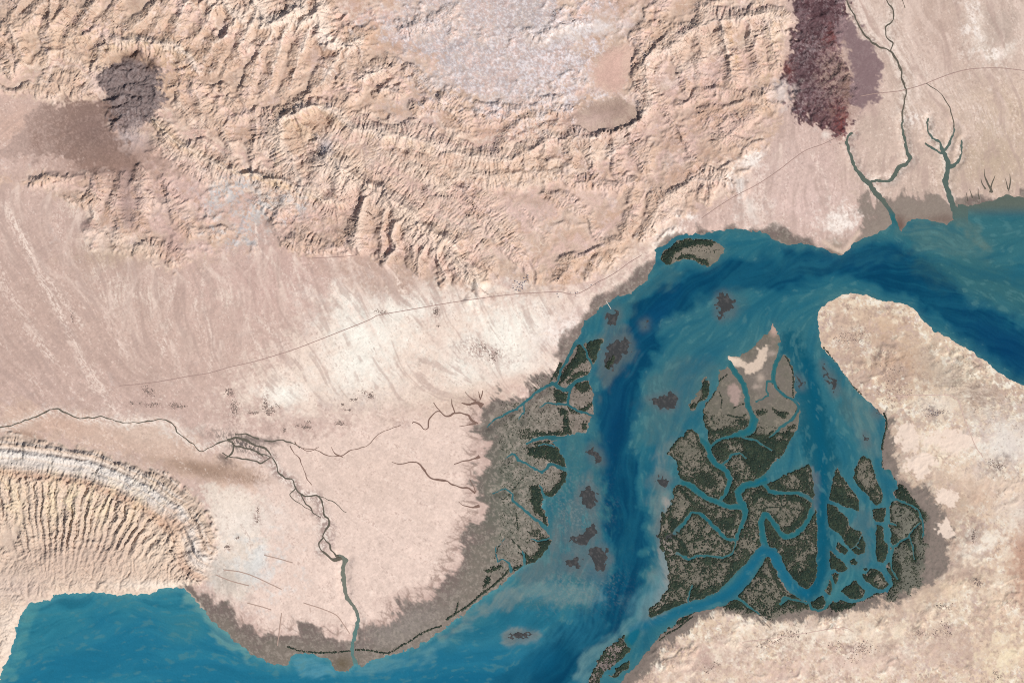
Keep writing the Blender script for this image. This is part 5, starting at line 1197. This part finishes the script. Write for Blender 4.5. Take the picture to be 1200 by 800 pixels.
comp2 = comp[np.clip(np.round(G2.Y - Y0).astype(int), 0, NY - 1), np.clip(np.round(G2.X - X0).astype(int), 0, NX - 1)]
cellc = comp2[:-1, :-1]; cxx, cyy = G2.X[:-1, :-1], G2.Y[:-1, :-1]
sel_all = fq >= 2
zone = cellc.copy()
zone = np.where(cellc == c_main, 900000 + (cyy > 400) + (cyy > 516) + 3 * (cxx < 540), zone)
zone = np.where(cellc == c_east, 910000 + (cxx > 1000) * 1 + (cxx < 860) * 2, zone)
mlab = {900001: "dark mangrove wood on the western shore north of the teal inlet", 900002: "crescent mangrove woods lining the western shore south of the inlet", 900005: "thin dark mangrove line along the lower mainland shore", 900000: "sparse dark mangrove on the northern shore",
        910000: "mangroves between the U shaped bend and the lower shore of the delta", 910001: "mangrove fringe on the east side of the delta against the dry island", 910002: "row of mangrove clumps on the south bank of the wide lower channel"}
for z in np.unique(zone[sel_all]):
    sel = sel_all & (zone == z)
    if sel.sum() < 12: continue
    if int(z) in mlab: lb = mlab[int(z)]
    elif int(z) in isl_label: lb = "dark green mangroves on the " + isl_label[int(z)][1]
    else: lb = None
    if lb: lb = " ".join(lb.split()[:16])
    o = sheet("mangrove_forest", sel, M_mang, Vc, LEAF, None, q2, "leaf")
    tag(o, lb or "scrap of dark mangrove among the delta creeks", kind="stuff")
    if not lb: o["group"] = "scraps of mangrove among the delta creeks"

# ------------------------------------------------------------------ streams, roads and banks laid on the ground
def resample(pts, step, wob, seed):
    r = np.random.default_rng(seed); pts = [p if len(p) > 2 else (p[0], p[1], 1.0) for p in pts]
    out = []
    for i in range(len(pts) - 1):
        p0, p1, p2, p3 = (np.array(pts[max(i - 1, 0)]), np.array(pts[i]), np.array(pts[i + 1]), np.array(pts[min(i + 2, len(pts) - 1)]))
        n_ = max(2, int(math.hypot(*(p2 - p1)[:2]) / step))
        for k in range(n_):
            t = k / n_; out.append(0.5 * ((2 * p1) + (-p0 + p2) * t + (2 * p0 - 5 * p1 + 4 * p2 - p3) * t * t + (-p0 + 3 * p1 - 3 * p2 + p3) * t ** 3))
    out.append(np.array(pts[-1])); out = np.array(out)
    if wob:
        n_ = len(out); j = r.standard_normal((n_, 2)); kern = np.exp(-np.linspace(-2, 2, 9) ** 2); kern /= np.linalg.norm(kern)
        j = np.stack([np.convolve(j[:, 0], kern)[4:4 + n_], np.convolve(j[:, 1], kern)[4:4 + n_]], 1); out[:, :2] += wob * j
        out[:, 2] *= 1 + .25 * np.convolve(r.standard_normal(n_), kern)[4:4 + n_].clip(-1.5, 1.5)
    return out
def ribbon(name, lines, m, w=None, lift=0.12, wob=0.3, step=1.5, thick=0.0, seed=1):
    Vs, Fs, n0 = [], [], 0
    for li, pts in enumerate(lines):
        c = resample(P(pts) if isinstance(pts, str) else pts, step, wob, seed + li)
        d = np.gradient(c[:, :2], axis=0); d /= np.linalg.norm(d, axis=1, keepdims=True) + 1e-9; nrm = np.stack([-d[:, 1], d[:, 0]], 1)
        hw = (c[:, 2] if w is None else np.full(len(c), w)) / 2; hw = hw[:, None]
        L_, R_ = c[:, :2] + nrm * hw, c[:, :2] - nrm * hw
        zc = np.maximum.reduce([sample(H, q[:, 0], q[:, 1]) for q in (L_, R_, c[:, :2])]) + lift + thick
        n_ = len(c); up_ = lambda q, z: np.stack([wx(q[:, 0]), wy(q[:, 1]), z / S], 1)
        zb = np.minimum(sample(H, L_[:, 0], L_[:, 1]), sample(H, R_[:, 0], R_[:, 1])) - .15
        oL, oR = c[:, :2] + nrm * (hw + .12), c[:, :2] - nrm * (hw + .12)
        Vs += [up_(oL, zb), up_(L_, zc), up_(R_, zc), up_(oR, zb)]
        for a_ in range(3):
            i_ = np.arange(n_ - 1)
            Fs.append(np.stack([n0 + a_ * n_ + i_, n0 + a_ * n_ + i_ + 1, n0 + (a_ + 1) * n_ + i_ + 1, n0 + (a_ + 1) * n_ + i_], 1)[:, ::-1])
        n0 += 4 * n_
    return mesh_obj(name, np.concatenate(Vs), np.concatenate(Fs), m, smooth=False)
tag(ribbon("river", ["-40,508,1.2 0,501,1.3 15,498,1.3 28,493,1.4 45,487,1.3 60,480,1.4 67,479,1.8 75,482,1.3 88,488,1.2 102,490,1.1 118,488,1 130,491,1 142,495,1 160,495,1 175,493,1.1 192,491,1 202,496,1.1 208,505,1.1 217,514,1.1 226,520,1.1 236,528,1.2 246,524,1.3 256,519,1.4 266,516,1.6 274,522,2 270,532,1.8 264,536,1.6", "266,516,1.8 276,513,2.4 288,516,3 300,521,2.6 310,525,1.8 318,534,1.4", "272,520,2.2 284,524,2.6 298,527,2 308,534,1.2", "310,516,1.2 326,516,1.2 340,518,1.4 352,524,1.4", "276,509,1.6 290,509,2 304,515,1.4"], M_stream, wob=.5), "thin dark stream winding in from the left edge above the ribbed hills", kind="structure")
tag(ribbon("river", ["260,530,1 270,535,1.4 282,537,1.4 298,540,1.6 306,543,1.4 312,539,1.2 318,536,1.3 323,542,1.7 326,552,1.8 333,559,1.6 343,562,1.5 347,572,1.7 353,579,1.6 361,581,1.4 372,580,1.4 378,588,1.6 379,600,1.6 385,608,1.8 386,615,2 381,623,1.8 379,630,1.5 386,637,1.6 389,645,2 397,652,3.5",
    "379,630,1.4 374,635,1.6 374,641,1.7 379,647,2 385,651,2.4 391,655,3 398,654,4 402,652,4", "300,530,1 312,533,1.2 318,536,1", "353,579,1.2 360,590,1.4 367,600,1 376,606,.8", "347,572,1 340,580,.8 352,590,.9 366,600,.8", "374,580,.8 388,586,.8 398,594,.8 406,600,.6"], M_stream, wob=.5), "braided dark stream meandering down the pale plain to the tidal channel", kind="structure")
tag(ribbon("river", ["984,-20,1.5 992,2,1.8 998,14,2.2 1005,27,1.6 1012,40,2 1021,49,2.4 1030,55,1.8 1043,60,1.6 1050,70,2.6 1055,79,3 1057,92,2.2 1061,104,1.8 1060,120,1.6 1058,132,1.8 1058,142,2", "1033,-10,1.3 1040,4,1.4 1046,12,1.5 1047,23,1.5 1038,32,1.4 1039,44,1.4 1046,52,1.6 1044,60,1.2"], M_stream, wob=.5), "dark river running down from the top edge past the maroon salt dome", kind="structure")
tag(ribbon("river", ["1085,98,.8 1100,108,.8 1110,122,1 1117,140,1.2 1118,150,1.4", "1055,-5,.8 1060,10,.8"], M_stream, wob=.5, w=None), "faint side stream feeding the tidal creek at upper right", kind="structure")
tag(ribbon("tidal_creek", ["483,496,.9 485,494,1.2 492,497,1.4 497,503,1.4 501,502,1.3 503,492,1.4 509,484,1.3 515,482,1.3 522,487,1.6 528,487,1.6 532,484,1.8 540,484,1.8 548,486,1.9 553,492,2 560,496,2.4", "508,472,.7 513,479,.9 518,484,1", "529,468,.7 531,476,1 533,484,1.4", "545,459,.7 552,465,1 558,470,1.8", "561,459,.6 562,466,1.6", "566,457,.6 563,468,1.6", "541,472,1 550,474,2.4 560,472,3 566,476,5", "539,500,.6 548,497,1 558,496,2"], M_creek, wob=.35), "forked brown creek cutting into the pale plain at the top of the tidal flat", kind="structure")
tag(ribbon("tidal_creek", ["459,541,.5 466,543,.8 473,543,1.1 485,541,1.5 492,544,1.7 497,551,1.7 504,559,1.9 513,562,2 522,563,1.8 532,568,1.7 542,571,1.5 550,572,1.7 557,578,2.4", "532,544,.8 540,541,1.1 550,539,1.3 557,537,1.6 562,534,3", "537,588,.6 545,592,1.2 553,594,1.6 562,592,3", "551,562,.6 556,570,1 558,576,1.4"], M_creek, wob=.35), "curling brown creek crossing the middle of the pale plain to the tidal flat", kind="structure")
tag(ribbon("tidal_creek", ["355,525,.5 370,527,.8 385,534,.8 400,534,.9 410,528,.8 430,522,.7 445,508,.7 470,498,.6", "388,524,.7 393,532,1 402,535,1.1", "345,518,.8 360,528,.8 374,524,.8", "340,522,.9 352,540,.9 360,560,.7 366,568,.6"], M_creek, wob=.4), "faint threads of old channel across the pale plain", kind="structure")
for w_l, lbl in (("1153,198,.5 1154,206,1.2 1158,216,2 1163,226,3|1166,206,.5 1162,216,1.2 1160,226,2|1149,210,.4 1155,222,1.6", "dark dendritic creek on the upper right flat"), ("1183,204,.5 1184,214,1 1182,224,1.6|1178,210,.4 1181,222,1.2", "small dark creek near the upper right edge"), ("1136,222,.5 1140,232,1.4|1132,226,.4 1134,236,1.4|1146,222,.4 1148,234,1.2", "short dark rills beside the creek mouth at upper right")):
    tag(ribbon("tidal_creek", w_l.split('|'), M_stream, wob=.3), lbl, kind="structure")
tag(ribbon("road", ["140,452 180,448 220,441 245,437 270,430 300,423 340,411 372,399 400,388 430,376 438,372 445,369 480,363 520,356 560,350 600,345 630,343 655,342 672,345 686,340 700,331 712,325 725,317 737,308 752,299"], M_road, w=.75, wob=0), "thin dark highway running from the left plain to the northern shore", kind="structure")
tag(ribbon("road", ["822,256 845,240 865,228 888,216 912,200 930,186 945,176 962,170 975,164 990,156"], M_road, w=.7, wob=0), "thin straight road heading to the maroon salt dome", kind="structure")
tag(ribbon("road", ["1008,113 1025,110 1045,108 1058,106 1080,100 1100,92 1120,85 1140,81 1170,80 1200,83 1260,90"], M_road, w=.8, wob=0), "road crossing the dry river towards the upper right edge", kind="structure")
tag(ribbon("road", ["360,303 380,302 400,301 418,299"], M_road, w=.7, wob=.1), "short straight track below the ridged hills", kind="structure")
tag(ribbon("road", ["1040,464 1080,463 1118,465 1130,490 1142,520 1152,536", "870,752 900,748 940,742 985,735 1000,740"], M_track, w=.8, wob=.15), "pale dirt track across the large dry island", kind="structure")
for pts, lb in (("253,673 270,680 292,686", "short dark earth bank near the grey marsh below the ribbed hills"), ("310,650 326,654 343,659", "earth bank right of the white salt patch"), ("262,667 290,672 330,690", "long faint earth bank crossing the pale plain"), ("290,706 305,710 318,714", "lowest short earth bank left of the shore"), ("356,706 372,711 388,717 396,722 402,730 410,742", "curved dark earth bank west of the tidal river"), ("330,718 328,735 325,756", "straight bank running south to the lower mainland shore")):
    tag(ribbon("embankment", [pts], M_dike, w=1.0, wob=.1, thick=.15), lb, "embankment")

# ------------------------------------------------------------------ scrub groves
def bumps(name, spots, m, r0=.5, seed=1):
    """irregular low bushes: flattened eight sided mounds"""
    r = np.random.default_rng(seed); Vs, Fs, n0 = [], [], 0
    for (x, y, k) in spots:
        rad = r0 * k * (.7 + .6 * r.random()); z = float(sample(H, np.array([x]), np.array([y]))[0]); an = np.arange(8) / 8 * 6.283 + r.random()
        rr = rad * (.65 + .6 * r.random(8))
        ring = np.stack([x + rr * np.cos(an), y + rr * np.sin(an)], 1); mid = np.stack([x + .6 * rr * np.cos(an + .3), y + .6 * rr * np.sin(an + .3)], 1)
        V = np.concatenate([np.c_[wx(ring[:, 0]), wy(ring[:, 1]), np.full(8, (z - .1) / S)], np.c_[wx(mid[:, 0]), wy(mid[:, 1]), (z + rad * .55 + .1 * r.random(8)) / S], [[float(wx(x)), float(wy(y)), (z + rad * .75) / S]]])
        F = [];
        for q in range(8):
            q1 = (q + 1) % 8; F += [(q, q + 8, q1 + 8), (q, q1 + 8, q1), (q + 8, 16, q1 + 8)]
        Vs.append(V); Fs.append(np.array(F) + n0); n0 += 17
    return mesh_obj(name, np.concatenate(Vs), np.concatenate(Fs), m, smooth=True)
rg = np.random.default_rng(77)
for x, y, rx, ry, n_, lb in GR:
    sp = []
    cs = [(x + rx * rg.standard_normal() * .5, y + ry * rg.standard_normal() * .5) for _ in range(max(2, n_ // 9))]
    for _ in range(int(n_ * GRK)):
        c_ = cs[rg.integers(len(cs))]; sp.append((c_[0] + rx * .28 * rg.standard_normal(), c_[1] + ry * .28 * rg.standard_normal(), .5 + .6 * rg.random()))
    tag(bumps("scrub_grove", sp, M_scrub, .62, int(x * 7 + y)), lb, kind="stuff")

# ------------------------------------------------------------------ village, jetty
def box_at(x, y, w, d, h, rot, name, m, m2):
    z = float(sample(H, np.array([x]), np.array([y]))[0]); c, s_ = math.cos(rot), math.sin(rot)
    def ring(k, zz): return [(float(wx(x + (a_ * w / 2 * k) * c - (b_ * d / 2 * k) * s_)), float(wy(y + (a_ * w / 2 * k) * s_ + (b_ * d / 2 * k) * c)), zz / S) for a_, b_ in ((-1, -1), (1, -1), (1, 1), (-1, 1))]
    V = ring(1, z - .1) + ring(1, z + h) + ring(.88, z + h) + ring(.88, z + h - .06)
    F = [(i, (i + 1) % 4, (i + 1) % 4 + 4, i + 4) for i in range(4)] + [(i + 4, (i + 1) % 4 + 4, (i + 1) % 4 + 8, i + 8) for i in range(4)] + [(i + 8, (i + 1) % 4 + 8, (i + 1) % 4 + 12, i + 12) for i in range(4)] + [(12, 13, 14, 15)]
    F = [f[::-1] for f in F]
    return mesh_obj(name, np.array(V), np.array(F), None, smooth=False, mats=[m, m2], fm=[0] * 12 + [1])
vil = [(604, 330), (607, 332), (606, 336), (610, 333), (609, 337), (613, 331), (612, 335), (605, 340), (608, 341), (611, 339), (618, 323), (618, 326), (619, 329), (617, 330), (602, 337), (615, 327), (653, 342), (654, 345), (654, 348), (674, 343), (675, 346), (679, 342), (668, 343), (692, 336), (697, 333), (702, 330)]
for i, (x, y) in enumerate(vil):
    for k in range(3 if i < 16 else 1):
        o = box_at(x + rg.normal() * .9, y + rg.normal() * .9, .8 + .8 * rg.random(), .6 + .6 * rg.random(), .25 + .2 * rg.random(), rg.normal() * .3, "house", M_white, M_roof)
        tag(o, "flat roofed grey building in the village north of the highway" if i < 16 else "small grey building standing beside the highway", "building", "buildings of the highway village" if i < 16 else "buildings along the highway")
for i in range(22):
    tag(box_at(1094 + rg.normal() * 5, 483 + rg.normal() * 2.6, .8 + .7 * rg.random(), .6 + .5 * rg.random(), .3, rg.normal() * .4, "house", M_white, M_roof), "flat roofed building in the village on the large dry island", "building", "buildings of the island village")
def jetty(p, q, w):
    r = bpy.data.objects.new("jetty", None); COL.objects.link(r); r.location = (float(wx(p[0])), float(wy(p[1])), 0)
    tag(r, "thin white jetty reaching from the north western shore into the strait", "jetty")
    d = np.array([q[0] - p[0], q[1] - p[1]], float); L_ = np.linalg.norm(d); d /= L_; n_ = np.array([-d[1], d[0]])
    def bar(name, t0, t1, off, hw, z0, z1):
        V = []
        for zz in (z0, z1):
            for t, s_ in ((t0, -1), (t1, -1), (t1, 1), (t0, 1)):
                c_ = np.array(p) + d * t + n_ * (off + s_ * hw); V.append((float(wx(c_[0])) - r.location.x, float(wy(c_[1])) - r.location.y, zz / S))
        F = np.array([(0, 1, 2, 3), (7, 6, 5, 4), (0, 4, 5, 1), (1, 5, 6, 2), (2, 6, 7, 3), (3, 7, 4, 0)])
        o = mesh_obj(name, np.array(V), F[:, ::-1], M_conc, smooth=False); o.parent = r; return o
    bar("deck", 0, L_, 0, w / 2, .3, .4)
    for t in (L_ * .45, L_ * .95): bar("pile", t - .12, t + .12, 0, .2, -.6, .297)
jetty((709.5, 351.5), (716, 362), .8)
